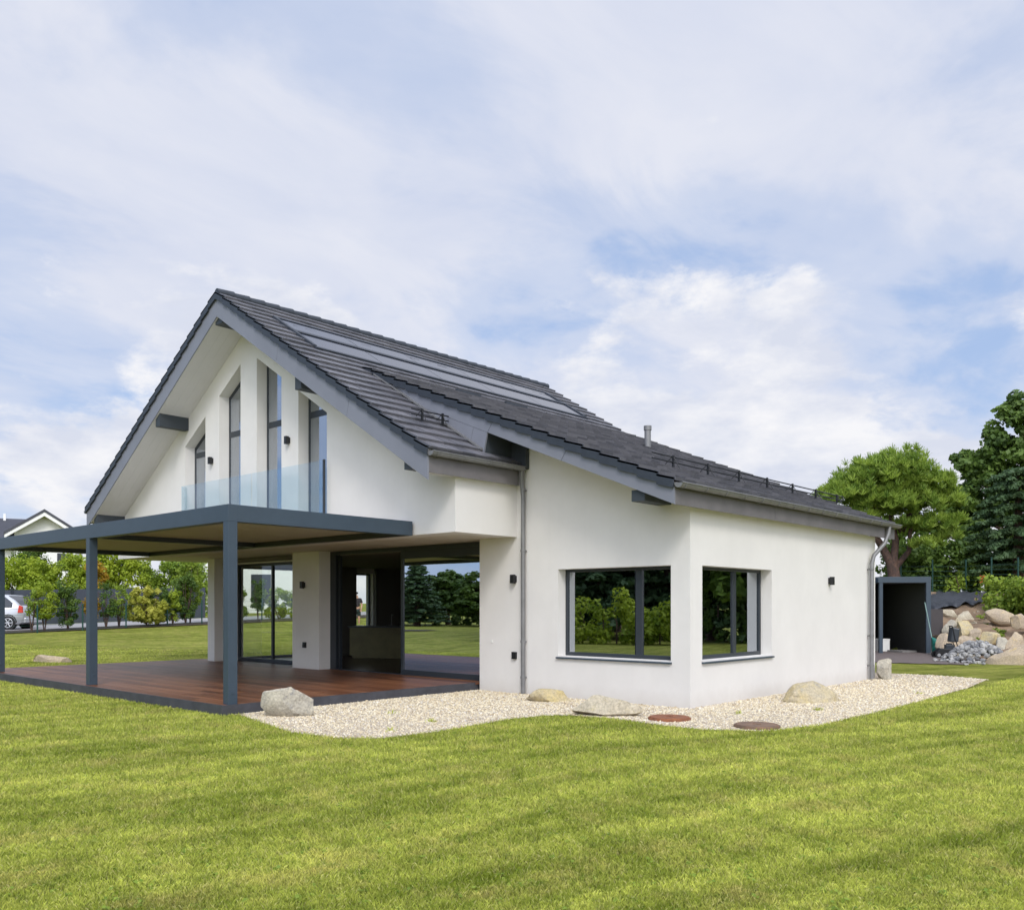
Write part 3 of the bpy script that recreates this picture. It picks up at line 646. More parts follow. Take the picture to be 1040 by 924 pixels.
# snow guards
def guard(x, y0, y1, zf, slope, par, ysup):
    q = MB(); c = 1/math.hypot(1, slope)
    for hh in (.10, .19): q.tube([(x, y0, zf(x)+hh), (x, y1, zf(x)+hh)], .013, 6)
    for y in ysup:
        q.tube([(x-.16, y, zf(x-.16)+.02), (x-.01, y, zf(x)+.21)], .007, 6); q.tube([(x+.13, y, zf(x+.13)+.03), (x, y, zf(x)+.20)], .007, 6); q.box(x-.015, x+.015, y-.02, y+.02, zf(x)+.02, zf(x)+.22)
    o = q.build('snow_guard', M['black']); o.parent = par
guard(-8.05, 12.35, 20.4, hs, .41, wr, [13.0+1.17*i for i in range(7)])
guard(-11.75, 10.35, 11.25, lambda x: zr(x-XC), .62, ro, [10.6, 11.1])
R3(MB().tube([(-11.4, 17.3, hs(-11.4)-.05), (-11.4, 17.3, hs(-11.4)+.38)], .075, 14).tube([(-11.4, 17.3, hs(-11.4)+.36), (-11.4, 17.3, hs(-11.4)+.46)], .09, 14), 'vent_pipe', M['gutter'])
for (y, dx) in ((13.6, 3.3), (15.2, 3.3)):
    q = MB(); a = Vector((XC+dx, y, zr(dx)+.04)); q.box(a.x-.10, a.x+.10, y, y+.75, a.z-.03, a.z+.05)
    R2(q, 'roof_step', M['verge'])

# ------------------------------------------------------------------ PERGOLA
XP1, XP0, YP0, YP1 = -11.85, -21.75, 6.85, 10.46
pg = empty('pergola', (-16.8, 6.92, .15)); tag(pg, 'dark grey metal pergola with flat closed roof over the brown deck', 'pergola')
def PG(mb, name, mt, bevel=.004):
    o = mb.build(name, mt, None, bevel); o.parent = pg; o.location = (16.8, -6.92, -.15); return o
zt, zb = 3.12, 2.865; bw = .16
PG(MB().box(XP0, XP1, YP0, YP0+bw, zb, zt), 'beam', M['anthracite']); PG(MB().box(XP1-bw, XP1, YP0+bw, YP1, zb, zt-.001), 'beam', M['anthracite'])
PG(MB().box(XP0, XP0+bw, YP0+bw, YP1, zb, zt-.001), 'beam', M['anthracite']); PG(MB().box(XP0+bw, XP1-bw, YP1-bw, YP1, zb, zt-.001), 'beam', M['frame'])
PG(MB().box(-16.9, -16.74, YP0+bw, YP1-bw, zb+.005, zt-.03), 'beam', M['frame'])
M['louvre'] = mat('louvre', (.42, .39, .32), .6, var=.05)
for (a, c) in ((XP0+bw, -16.9), (-16.74, XP1-bw)):
    q = MB(); y = YP0+bw
    q.box(a, c, YP0+bw, YP1-bw, zb+.125, zt-.05)
    nb = 17; wdt = (YP1-bw-YP0-bw)/nb
    for i in range(nb): q.box(a+.01, c-.01, YP0+bw+i*wdt+.004, YP0+bw+(i+1)*wdt-.004, zb+.10, zb+.124)
    PG(q, 'roof_panel', M['louvre'], 0)
for x in (XP1, -16.74, XP0+.16):
    q = MB().box(x-.15, x, YP0+.002, YP0+.152, .15, zb); q.box(x-.012, x+.006, YP0+.05, YP0+.10, .30, .35) 
    PG(q, 'post', M['anthracite'])
# ------------------------------------------------------------------ DECK
dk = empty('wooden_deck', (-16.8, 9, 0)); tag(dk, 'brown hardwood deck terrace under the pergola with grey concrete edge', 'deck')
def DK(o): o.parent = dk; o.location = (16.8, -9, 0); return o
faces = []; tone = []; y = YP0-.08
while y < 12.38:
    y1 = y+.138; x = -22.9; xe = XP1+.0 if y < YW-.14 else -11.80
    cut = [x]
    while cut[-1] < xe-2.6: cut.append(cut[-1]+random.uniform(1.6, 2.8))
    cut.append(xe)
    for a, c in zip(cut[:-1], cut[1:]):
        z = .150+random.uniform(-.001, .001); a += .0015; c -= .0015; tn = random.random()
        for q in ([(a, y, z), (c, y, z), (c, y1, z), (a, y1, z)], [(a, y, z-.03), (c, y, z-.03), (c, y, z), (a, y, z)], [(c, y, z-.03), (c, y1, z-.03), (c, y1, z), (c, y, z)]): faces.append(q); tone.append(tn)
    y = y1+.008
DK(npmesh('boards', np.array(faces), 4, M['deck'], None, np.array(tone)))
DK(MB().box(-22.9, XP1+.03, YP0-.115, YP0-.083, 0, .152).box(XP1, XP1+.03, YP0-.083, YW, 0, .152).box(-22.9, XP1, YP0-.08, 12.40, 0, .115).build('edge', M['deck_edge']))

# ------------------------------------------------------------------ loose things round the house
def boulder(name, loc, dim, seed, mt, rz=0, sub=4, cuts=13, label=None, group=None):
    import bmesh
    rr = np.random.default_rng(seed); bm = bmesh.new(); bmesh.ops.create_icosphere(bm, subdivisions=sub, radius=1)
    V = np.array([v.co[:] for v in bm.verts]); V /= (np.abs(V)**2.5).sum(1)[:, None]**(1/2.5)
    for i in range(cuts):
        n = rr.normal(size=3); n[2] = abs(n[2])*.8 if i < 9 else n[2]; n /= np.linalg.norm(n); h = rr.uniform(.50, .80)
        d = V@n; k = d > h; V[k] -= np.outer((d[k]-h)*.99, n)
    from mathutils import noise as mn
    V = V@(np.eye(3)+rr.normal(0, .16, (3, 3)))
    V = np.array([v*(1+.06*mn.noise(Vector(v*2.2)+Vector((seed, 0, 0)))+.035*mn.noise(Vector(v*6)+Vector((seed, 3, 0)))+.016*mn.noise(Vector(v*15))) for v in V])
    V /= np.abs(V).max(axis=0); V *= np.array(dim)/2
    for v, c in zip(bm.verts, V): v.co = c
    me = bpy.data.meshes.new(name); bm.to_mesh(me); bm.free(); me.materials.append(mt)
    for p in me.polygons: p.use_smooth = False
    try: me.set_sharp_from_angle(angle=R(17))
    except Exception: pass
    o = bpy.data.objects.new(name, me); COL.objects.link(o); o.location = loc; o.rotation_euler = (0, 0, rz)
    if label: tag(o, label, 'boulder' if dim[0] > .35 else 'rock', group)
    return o
boulder('boulder', (-11.12, 7.42, .19), (.78, .55, .64), 3, M['rock_grey'], R(40), label='grey angular boulder on the gravel beside the front deck corner')
boulder('boulder', (-9.55, 11.5, .08), (.78, .5, .28), 12, M['rock_yellow'], R(25), cuts=5, label='low flat yellowish boulder against the wall beside the downpipe')
boulder('boulder', (-7.72, 10.55, .12), (1.15, .5, .42), 21, M['rock_pale'], R(38), label='long pale boulder at the edge between gravel and lawn below the front window')
boulder('boulder', (-6.25, 14.5, .15), (1.2, .8, .56), 33, M['rock_yellow'], R(55), label='ochre and grey boulder on the gravel in front of the bright side wall')
boulder('boulder', (-6.95, 19.95, .17), (.36, .32, .66), 41, M['rock_grey'], R(30), label='small upright grey rock beside the far downpipe of the wing')
boulder('boulder', (-26.6, 9.9, .06), (1.15, .7, .50), 51, M['rock_tan'], R(60), label='flat tan boulder on the lawn left of the deck')
def lid(x, y, r, mt, label):
    q = MB(); q.tube([(x, y, -.02), (x, y, .035)], r, 40); q.tube([(x, y, .035), (x, y, .048)], [r*.93, r*.92], 40)
    q.box(x-.05, x+.05, y-.02, y+.02, .045, .058); tag(q.build('manhole_cover', mt), label, 'manhole cover')
lid(-6.72, 10.75, .30, M['rust'], 'rusty orange round manhole cover at the lawn edge'); lid(-5.43, 10.84, .30, M['brown_lid'], 'dark brown round manhole cover set in the gravel')

# ------------------------------------------------------------------ interior
isl = empty('kitchen_island', (0, 0, 0)); tag(isl, 'olive fronted kitchen island seen through the open sliding door', 'kitchen island')
ix, iy = pd(383, 25.2)
isl.location = (ix, iy, .15); isl.rotation_euler = (0, 0, YAW-R(8))
o = MB().box(-.68, .9, -.4, .4, .08, .86).box(-.62, .85, -.34, .34, 0, .08).build('cabinet', M['island'], isl)
o = MB().box(-.72, .95, -.44, .44, .86, .91).build('worktop', M['frame'], isl, .004)
o = MB().tube([(.40, .1, .91), (.40, .1, 1.15), (.42, .06, 1.22), (.46, -.02, 1.23), (.48, -.05, 1.18)], .014, 8).build('tap', M['gutter'], isl)

# ------------------------------------------------------------------ foliage
def leaves(centers, radii, per, size, flat=1.0, up=.0, elong=1.6, shell=.55, seed=1, droop=0):
    """small leaf faces spread through clumps"""
    r_ = np.random.default_rng(seed); C_ = np.repeat(np.asarray(centers, float), per, axis=0); Rr = np.repeat(np.asarray(radii, float), per)
    n = len(C_); d = r_.normal(size=(n, 3)); d /= np.linalg.norm(d, axis=1)[:, None]
    rad = (shell+(1-shell)*r_.random(n)**.6)*Rr; P = C_+d*rad[:, None]*np.array([1, 1, flat])
    nrm = d+r_.normal(0, .65, (n, 3)); nrm[:, 2] += up; nrm /= np.linalg.norm(nrm, axis=1)[:, None]
    t1 = np.cross(nrm, r_.normal(size=(n, 3))); t1 /= np.linalg.norm(t1, axis=1)[:, None]; t2 = np.cross(nrm, t1)
    s = size*r_.uniform(.6, 1.4, n); a = t1*(s*elong/2)[:, None]; b_ = t2*(s/2)[:, None]
    V = np.stack([P-a, P-b_+a*.1, P+a, P+b_+a*.1], axis=1)
    tone = np.clip(np.repeat(r_.random(len(centers)), per)*.5+r_.random(n)*.5, 0, 1)
    return V, tone
def branch_tubes(mb, base, tips, r0, curve=.2, n=6):
    for tp in tips:
        b_ = Vector(base); t_ = Vector(tp); mid = b_.lerp(t_, .5)+Vector((random.uniform(-1, 1), random.uniform(-1, 1), random.uniform(-.2, .6)))*curve*(t_-b_).length*.3
        mb.tube([b_, b_.lerp(mid, .5), mid, mid.lerp(t_, .55), t_], [r0, r0*.8, r0*.55, r0*.35, r0*.12], n)
def clumps(n, rad, squash, seed, rmin=.3, rmax=.6, cz=0, bottomcut=-2, shell=.5):
    r_ = np.random.default_rng(seed); out = []; rr = []
    while len(out) < n:
        d = r_.normal(size=3); d /= np.linalg.norm(d); k = (shell+(1-shell)*r_.random())
        p = d*k*rad*np.array([1, 1, squash]); 
        if p[2] < bottomcut: continue
        out.append(p+np.array([0, 0, cz])); rr.append(r_.uniform(rmin, rmax))
    return np.array(out), np.array(rr)
def tree(name, loc, crown, leafm, trunkpts, trunkr, tips, label, cat='tree', group=None, rz=0, br=.1):
    root = empty(name, loc, rz); tag(root, label, cat, group)
    V, tn = crown; npmesh('crown', V, 4, leafm, root, tn)
    q = MB(); q.tube(trunkpts, trunkr, 12); 
    for tp in tips: branch_tubes(q, trunkpts[-1] if random.random() < .7 else trunkpts[-2], [tp], br)
    q.build('trunk', M['bark'], root); return root

# umbrella pine behind the wing
px_, py_ = pd(905, 36); gz = tz(px_, py_)
PR = np.random.default_rng(5)
def needle_tufts(centers, per, ln, wid, seed):
    r_ = np.random.default_rng(seed); n = len(centers)*per; Cc = np.repeat(centers, per, axis=0)
    d = r_.normal(size=(n, 3)); d[:, 2] = np.abs(d[:, 2])*1.3+.45; d /= np.linalg.norm(d, axis=1)[:, None]
    L = ln*r_.uniform(.6, 1.15, n); side = np.cross(d, r_.normal(size=(n, 3))); side /= np.linalg.norm(side, axis=1)[:, None]
    w_ = wid*r_.uniform(.7, 1.3, n); a = Cc+d*(L*.08)[:, None]; e = Cc+d*L[:, None]
    V = np.stack([a-side*(w_/2)[:, None], a+side*(w_/2)[:, None], e+side*(w_*.3)[:, None], e-side*(w_*.3)[:, None]], axis=1)
    return V, np.clip(np.repeat(r_.random(len(centers)), per)*.6+r_.random(n)*.4, 0, 1)
ctr = []
lobes = [(-2.1, 4.75, 1.25, .85), (-1.1, 5.55, 1.35, .8), (.1, 5.75, 1.45, .75), (1.3, 5.25, 1.15, .7), (-.6, 4.5, 1.3, .7), (.7, 4.5, 1.1, .7), (-2.9, 4.0, .75, .5), (2.1, 4.6, .75, .6), (1.5, 3.7, .9, .6), (1.1, 2.9, .75, .5), (2.1, 3.2, .6, .5), (-1.7, 4.0, .7, .5), (2.4, 3.9, .5, .5), (.3, 3.7, .6, .5)]
for (lx, lz, lr, sq) in lobes:
    for dy in (-.9, .6):
        if lr < .9 and dy > 0: continue
        k = int(92*lr*lr)
        for _ in range(k):
            d = PR.normal(size=3); d /= np.linalg.norm(d); d[2] = abs(d[2])*1.0-.45*PR.random()
            f_ = PR.uniform(.72, 1.0); ctr.append((lx+d[0]*lr*f_, dy+d[1]*lr*f_, lz+d[2]*lr*sq*f_+.25))
ctr = np.array(ctr); V, tn = needle_tufts(ctr, 24, .30, .034, 4)
pine = empty('pine_tree', (px_, py_, gz-.95), YAW); pine.scale = (.91, .95, 1); tag(pine, 'umbrella pine with a bright green rounded crown and forked bare trunk behind the wing', 'tree')
V = V - np.array([0, 0, .0]); npmesh('crown', V, 4, M['leaf_pine'], pine, tn)
q = MB(); q.tube([(.6, 0, -.3), (.4, 0, .8), (.15, 0, 1.9), (.05, 0, 2.5)], [.34, .29, .26, .24], 12)
q.tube([(.05, 0, 2.4), (-.35, .1, 3.2), (-1.0, .1, 4.1), (-1.5, 0, 4.5)], [.2, .16, .11, .05], 8); q.tube([(.08, 0, 2.4), (.2, 0, 3.4), (.05, .1, 4.4), (.1, 0, 5.3)], [.2, .16, .12, .05], 8)
q.tube([(.12, 0, 2.3), (.75, -.1, 3.0), (.85, 0, 3.8), (1.3, 0, 4.6)], [.15, .11, .09, .04], 8); q.tube([(-.35, .1, 3.2), (-.9, -.2, 3.6), (-2.0, -.3, 4.5)], [.1, .08, .03], 8)
for _ in range(26):
    lx, lz, lr, sq = lobes[PR.integers(0, 7)]; q.tube([(lx*.35, 0, 3.6+lz*.1), (lx*.7, PR.uniform(-.5, .5), lz-.7), (lx+PR.uniform(-.6, .6), PR.uniform(-.9, .9), lz+.1)], [.05, .035, .015], 5)
q.build('trunk', M['bark'], pine)

def blob_crown(lobes, per_r, leaf, seed, flat=.8, up=.3, elong=1.5, crm=(.28, .55), lper=60, shell=.4):
    cs_, rs_ = [], []
    for i, (x, y, z, r, sq) in enumerate(lobes):
        c, rr = clumps(int(per_r*r*r), r, sq, seed+i, crm[0], crm[1], 0, -2*r, .55); c += np.array([x, y, z]); cs_.append(c); rs_.append(rr)
    return leaves(np.concatenate(cs_), np.concatenate(rs_), lper, leaf, flat, up, elong, shell, seed)
# oak at the right edge
ox, oy = pd(1034, 44); gz = tz(ox, oy)
oak_l = [(.3, 0, 8.6, 1.7, .8), (-.9, 0, 7.3, 1.3, .8), (-2.2, 0, 6.9, 1.15, .6), (.8, 0, 6.4, 2.2, .9), (-1.5, 0, 5.5, 1.6, .8), (-2.9, .4, 5.0, 1.2, .8), (2.6, 0, 7.2, 2, .9), (.2, 0, 9.5, .9, .9), (1.8, 0, 9.0, 1.5, .8), (-2.6, .5, 3.4, 1.3, .9), (-.6, .8, 3.7, 1.8, .9), (2.5, 0, 4.4, 2.2, .9), (4.5, 0, 6, 2, 1)]
tree('oak_tree', (ox, oy, gz-.2), blob_crown(oak_l, 16, .17, 60, lper=95, crm=(.25, .5)), M['leaf_oak'], [(0, 0, -.3), (.1, 0, 1.5), (0, 0, 3.2)], [.45, .36, .3],
     [(-1, 0, 7), (.5, 0, 8.6), (-2.4, 0, 6.8), (2.4, 0, 6.8), (-2.6, .3, 4.8), (1, 0, 6), (.3, 0, 9.5)], 'tall dark broadleaf tree rising out of the right edge behind the hedge', rz=YAW)
# cedar with drooping tiers in front of it
cx_, cy_ = pd(1034, 39); gz = tz(cx_, cy_); cc, rr = [], []; r_ = np.random.default_rng(9)
for tier in range(9):
    z = 1.4+tier*.52; L = 2.7-tier*.20
    for k in range(9):
        an = k*2*math.pi/9+tier*.5+r_.uniform(-.2, .2)
        for s in np.linspace(.2, 1, 9): cc.append((math.cos(an)*L*s, math.sin(an)*L*s, z-.35*s*s+r_.normal(0, .05))); rr.append(.30*(1.15-s*.55))
tree('cedar_tree', (cx_, cy_, gz), leaves(cc, rr, 42, .085, .42, .5, 2.2, .3, 12), M['leaf_cedar'], [(0, 0, -.3), (0, 0, 3), (0, 0, 5.6)], [.25, .17, .05], [], 'dark blue green conifer with drooping tiered branches at the right edge', rz=YAW)
# hedges: box-like masses of leaves
def hedge(name, a, b_, h, wdt, leafm, label, cat='hedge', leaf=.12, seed=1, per=70, dens=3.2, group=None, ragged=.3, stems=True):
    ax, ay = a; bx, by = b_; L = math.hypot(bx-ax, by-ay); rz = math.atan2(by-ay, bx-ax); z = min(tz(ax, ay), tz(bx, by))-.1; dz = (tz(bx, by)-tz(ax, ay))
    r_ = np.random.default_rng(seed); n = int(L*h*dens); u = r_.random(n)*L
    top = h*(1+ragged*(.5*np.sin(u*1.7+seed)+.5*np.sin(u*3.9+seed*2))*.5)
    zc = r_.random(n)**.75*top; c = np.stack([u, (r_.random(n)-.5)*wdt, zc+dz*u/L], 1)
    V, tn = leaves(c, r_.uniform(.25, .5, n), per, leaf, .9, .4, 1.6, .45, seed)
    root = empty(name, (ax, ay, z), rz); tag(root, label, cat, group); npmesh('foliage', V, 4, leafm, root, tn)
    q = MB()
    if stems:
        for k in range(int(L/.8)+1):
            x = k*.8+r_.uniform(-.2, .2); q.tube([(x, 0, -.1), (x+r_.uniform(-.15, .15), r_.uniform(-.15, .15), h*.5), (x+r_.uniform(-.2, .2), 0, h*.85)], [.04, .03, .01], 5)
        q.build('stems', M['bark'], root)
    return root
hedge('hedge', pd(905, 39), pd(1035, 41), 2.4, 1.4, M['leaf_dark'], 'dark green laurel hedge between the pine trunk and the soil bank', seed=2, leaf=.13, dens=13, per=55)
hedge('hedge', pd(1013, 33.2), pd(1105, 29), 2.15, 1.5, M['leaf_hedge'], 'brighter green clipped hedge at the right edge above the boulders', seed=3, leaf=.10, dens=18, per=60, ragged=.12)
hedge('shrub', pd(965, 37.6), pd(976, 37.6), 1.15, .9, M['leaf_hedge'], 'small round shrub in front of the dark laurel hedge', cat='shrub', seed=4, leaf=.10, dens=9)
hedge('shrub', pd(905, 45), pd(962, 45), 4.3, 1.8, M['leaf_dark'], 'taller bushy dark green shrubbery just behind the pine trunk', cat='shrub', seed=14, leaf=.15, dens=8)

# left boundary: fence with posts, shrubs, screen, hedge ------------------
def fx_(y): return -37.0-.105*(y-13)
wf = empty('wire_fence', (fx_(13), 13, tz(fx_(13), 13))); tag(wf, 'low green wire fence on slim posts along the left lawn edge', 'fence')
def at_fence(px): # distance along the column where the fence line is
    a = (px-520)/F; kx, ky = FW[0]+a*RT[0], FW[1]+a*RT[1]; d = (-37.0+.105*13)/(kx+.105*ky); return kx*d, ky*d, d
ys_f = []
for pxx in (-60, -12, 38, 84, 128, 170, 205, 236, 266, 296, 326):
    x, y, d = at_fence(pxx); z = tz(x, y); ys_f.append((x, y, z)); q = MB().tube([(x, y, z-.1), (x, y, z+1.08)], .032, 8).tube([(x, y, z+1.08), (x, y, z+1.10)], [.036, .02], 8)
    o = q.build('post', M['green_metal']); o.parent = wf; o.location = -wf.location
q = MB()
for (a, b_) in zip(ys_f[:-1], ys_f[1:]):
    for hh in (.08, .3, .52, .74, .96): q.tube([(a[0], a[1], a[2]+hh), (b_[0], b_[1], b_[2]+hh)], .005, 4, False)
o = q.build('wires', M['green_metal']); o.parent = wf; o.location = -wf.location
def shrub(px, off, h, wdt, leafm, label, seed, leaf=.052, per=85, n=None, airy=False):
    x, y, d = at_fence(px); x -= off; z = tz(x, y); r_ = np.random.default_rng(seed)
    root = empty('shrub', (x, y, z), 0); tag(root, label, 'shrub', 'shrubs planted along the left fence')
    n = n or int(26*h*wdt); k = r_.random(n); ang = r_.random(n)*6.28; rad = wdt/2*np.sqrt(r_.random(n))*(.55+.45*np.sin(k*2.6+.3))
    c = np.stack([np.cos(ang)*rad, np.sin(ang)*rad, h*(.12+.88*k) if not airy else h*(.3+.7*k)], 1)
    V, tn = leaves(c, r_.uniform(.09, .2, n), per, leaf, 1.1, .4, 1.7, .3, seed); npmesh('foliage', V, 4, leafm, root, tn)
    q = MB()
    for i in range(7):
        a = r_.random()*6.28; e = wdt*.35; q.tube([(0, 0, -.1), (math.cos(a)*e*.4, math.sin(a)*e*.4, h*.4), (math.cos(a)*e, math.sin(a)*e, h*.85)], [.02, .014, .006], 5)
    q.build('stems', M['bark'], root)
shrub(37, .5, 1.6, .6, M['leaf_hedge'], 'sparse green shrub just behind the silver car', 102, airy=True, n=9)
shrub(50, .5, 1.9, .9, M['leaf_lime'], 'thin light green sapling between the car and the dense dark shrub', 103, airy=True)
shrub(74, .5, 1.9, .95, M['leaf_dark'], 'dense dark green shrub left of the middle pergola post', 104)
shrub(98, .4, 1.4, .6, M['leaf_orange'], 'reddish thin shrub right beside the middle pergola post', 105, airy=True)
shrub(113, .5, 1.8, 1.0, M['leaf_dark'], 'slender twiggy shrub right of the middle pergola post', 106, airy=True, n=18)
shrub(126, .5, 1.7, .9, M['leaf_hedge'], 'twiggy open shrub immediately left of the yellow bush', 107, airy=True, n=18)
shrub(152, .2, 1.65, 1.7, M['leaf_yellow'], 'bright yellow variegated bush by the wire fence', 108, leaf=.09)
shrub(166, .5, 1.6, 1.0, M['leaf_dark'], 'dark green shrub tucked against the right side of the yellow bush', 109)
shrub(180, .4, 1.5, .8, M['leaf_lime'], 'narrow upright light green shrub right of the yellow bush', 110)
shrub(194, .5, 2.3, 1.1, M['leaf_dark'], 'taller dark green shrub left of the white corner pillar', 111)
shrub(203, .9, 3.1, 1.2, M['leaf_hedge'], 'tallest green shrub touching the white corner pillar', 112, airy=True)
shrub(245, .3, 1.6, 1.1, M['leaf_hedge'], 'green shrub seen through the left pane of the corner glazing', 113)
shrub(268, .5, 1.9, .7, M['leaf_dark'], 'dark thin shrub seen near the middle frame of the corner glazing', 114, airy=True)
shrub(287, .3, 1.5, 1.9, M['leaf_lime'], 'wide lime green shrub seen through the right pane of the corner glazing', 115)
# privacy screen
XSF = -46.6; sc = empty('screen_fence', (XSF, 15, 0)); tag(sc, 'dark grey opaque privacy screen fence beyond the road', 'fence')
def SC(o): o.parent = sc; o.location = -sc.location; return o
ysn = np.arange(0, 25.5, 2.2)
v, f = [], []
for i, y in enumerate(np.arange(-2, 25.6, .5)):
    x = XSF+.03*math.sin(y*2.1); z = tz(XSF, y); v += [(x, y, z-.05), (x, y, z+1.72), (x-.03, y, z+1.72), (x-.03, y, z-.05)]
for i in range(len(v)//4-1):
    a = 4*i; f += [(a, a+4, a+5, a+1), (a+1, a+5, a+6, a+2), (a+2, a+6, a+7, a+3)]
q = MB(); q.add(v, f); SC(q.build('screen', M['screen']))
for y in ysn: SC(MB().box(XSF+.05, XSF+.11, y-.03, y+.03, tz(XSF, y)-.1, tz(XSF, y)+1.78).build('post', M['frame']))
# tall hedge behind the screen
def hx(px, d): return pd(px, d)
hedge('hedge', hx(-30, 56), hx(58, 54), 3.6, 1.6, M['leaf_lime'], 'tall yellow green hedge above the screen at the far left', seed=21, leaf=.10, dens=13, per=85, ragged=.35)
hedge('hedge', hx(66, 54), hx(150, 54), 4.1, 1.6, M['leaf_lime'], 'tall yellow green hedge above the screen between the pergola posts', seed=22, leaf=.10, dens=13, per=85, ragged=.3)
hedge('hedge', hx(146, 54.5), hx(214, 56), 3.3, 1.6, M['leaf_hedge'], 'green hedge above the screen below the white neighbouring house', seed=23, leaf=.10, dens=13, per=85, ragged=.35)
hedge('shrub', hx(18, 58), hx(48, 58), 4.7, 1.6, M['leaf_dark'], 'darker round bush rising above the far left hedge', cat='shrub', seed=24, leaf=.10, dens=13, per=85, ragged=.2)
hedge('shrub', hx(98, 52), hx(104, 52), 3.5, 1.2, M['leaf_orange'], 'orange leaved upright shrub right of the middle pergola post above the screen', cat='shrub', seed=25, leaf=.14, dens=9)

# neighbouring houses -----------------------------------------------------
def local_house(name, px, d, rz, label):
    x, y = pd(px, d); r = empty(name, (x, y, tz(x, y)), YAW+rz); tag(r, label, 'house'); return r
ha = local_house('neighbour_house', 46, 75, R(24), 'white neighbouring house with dark gabled roof at the far left behind the hedge')
hw, zt_, ze = 2.3, 8.75, 7.1        # gable half width, ridge, eave
o = MB().prism([(-hw, 0), (hw, 0), (hw, ze), (0, zt_-.35), (-hw, ze)], 'y', 0, 16).build('wall', M['white_paint'], ha)
rf = MB()
for s in (-1, 1): rf.prism([(0, zt_), (s*(hw+.7), ze-.35), (s*(hw+.7), ze-.60), (0, zt_-.25)], 'y', -.9, 16.5)
rf = rf.build('roof', M['far_roof'], ha)
q = MB()
for s in (-1, 1): q.prism([(0, zt_-.26), (s*(hw+.65), ze-.58), (s*(hw+.65), ze-.86), (0, zt_-.58)], 'y', -.86, -.78)
q.build('bargeboard', M['white_paint'], ha)
o = MB().box(-4.0, -3.8, 8.5, 8.7, 8.2, 9.1).build('chimney', M['white_paint'], rf)
for (x0, z0) in ((-2.0, 3.6), (.9, 3.6)): wn = MB().box(x0, x0+1.2, -.04, .02, z0, z0+1.5).build('window', M['frame'], ha)
# long side wing of that house
o = MB().prism([(-6, 0), (6, 0), (6, 5.6), (0, 8.3), (-6, 5.6)], 'x', -22, -hw+.5).build('wall', M['white_paint'], ha); o.location = (0, 9, 0)
o = MB().prism([(0, 8.7), (-6.6, 5.65), (-6.6, 5.45), (0, 8.45), (6.6, 5.45), (6.6, 5.65)], 'x', -22.5, .1).build('roof', M['far_roof'], ha); o.location = (0, 9, 0)
hb_ = local_house('neighbour_house', 238, 60, R(0), 'plain white neighbouring house with shuttered windows seen behind the shrubs near the pillar')
o = MB().box(-4.9, 5.6, 0, 9, 0, 5.2).build('wall', M['white_paint'], hb_)
o = MB().prism([(-.6, 5.0), (9.6, 5.0), (9.6, 5.2), (4.5, 7.4), (-.6, 5.2)], 'x', -5.4, 6.1).build('roof', M['far_roof'], hb_)
for (x0, x1, z0, z1) in ((-4.45, -3.2, 1.9, 3.7), (1.15, 2.5, .75, 2.65), (4.3, 5.2, 1.2, 2.6)):
    q = MB().box(x0, x1, -.05, .02, z0, z1); q.build('window', M['frame'], hb_)
    sh = MB(); z = z0+.05
    while z < z1-.08: sh.box(x0+.06, x1-.06, -.075, -.051, z, z+.07); z += .11
    sh.build('shutter', M['screen'], hb_)

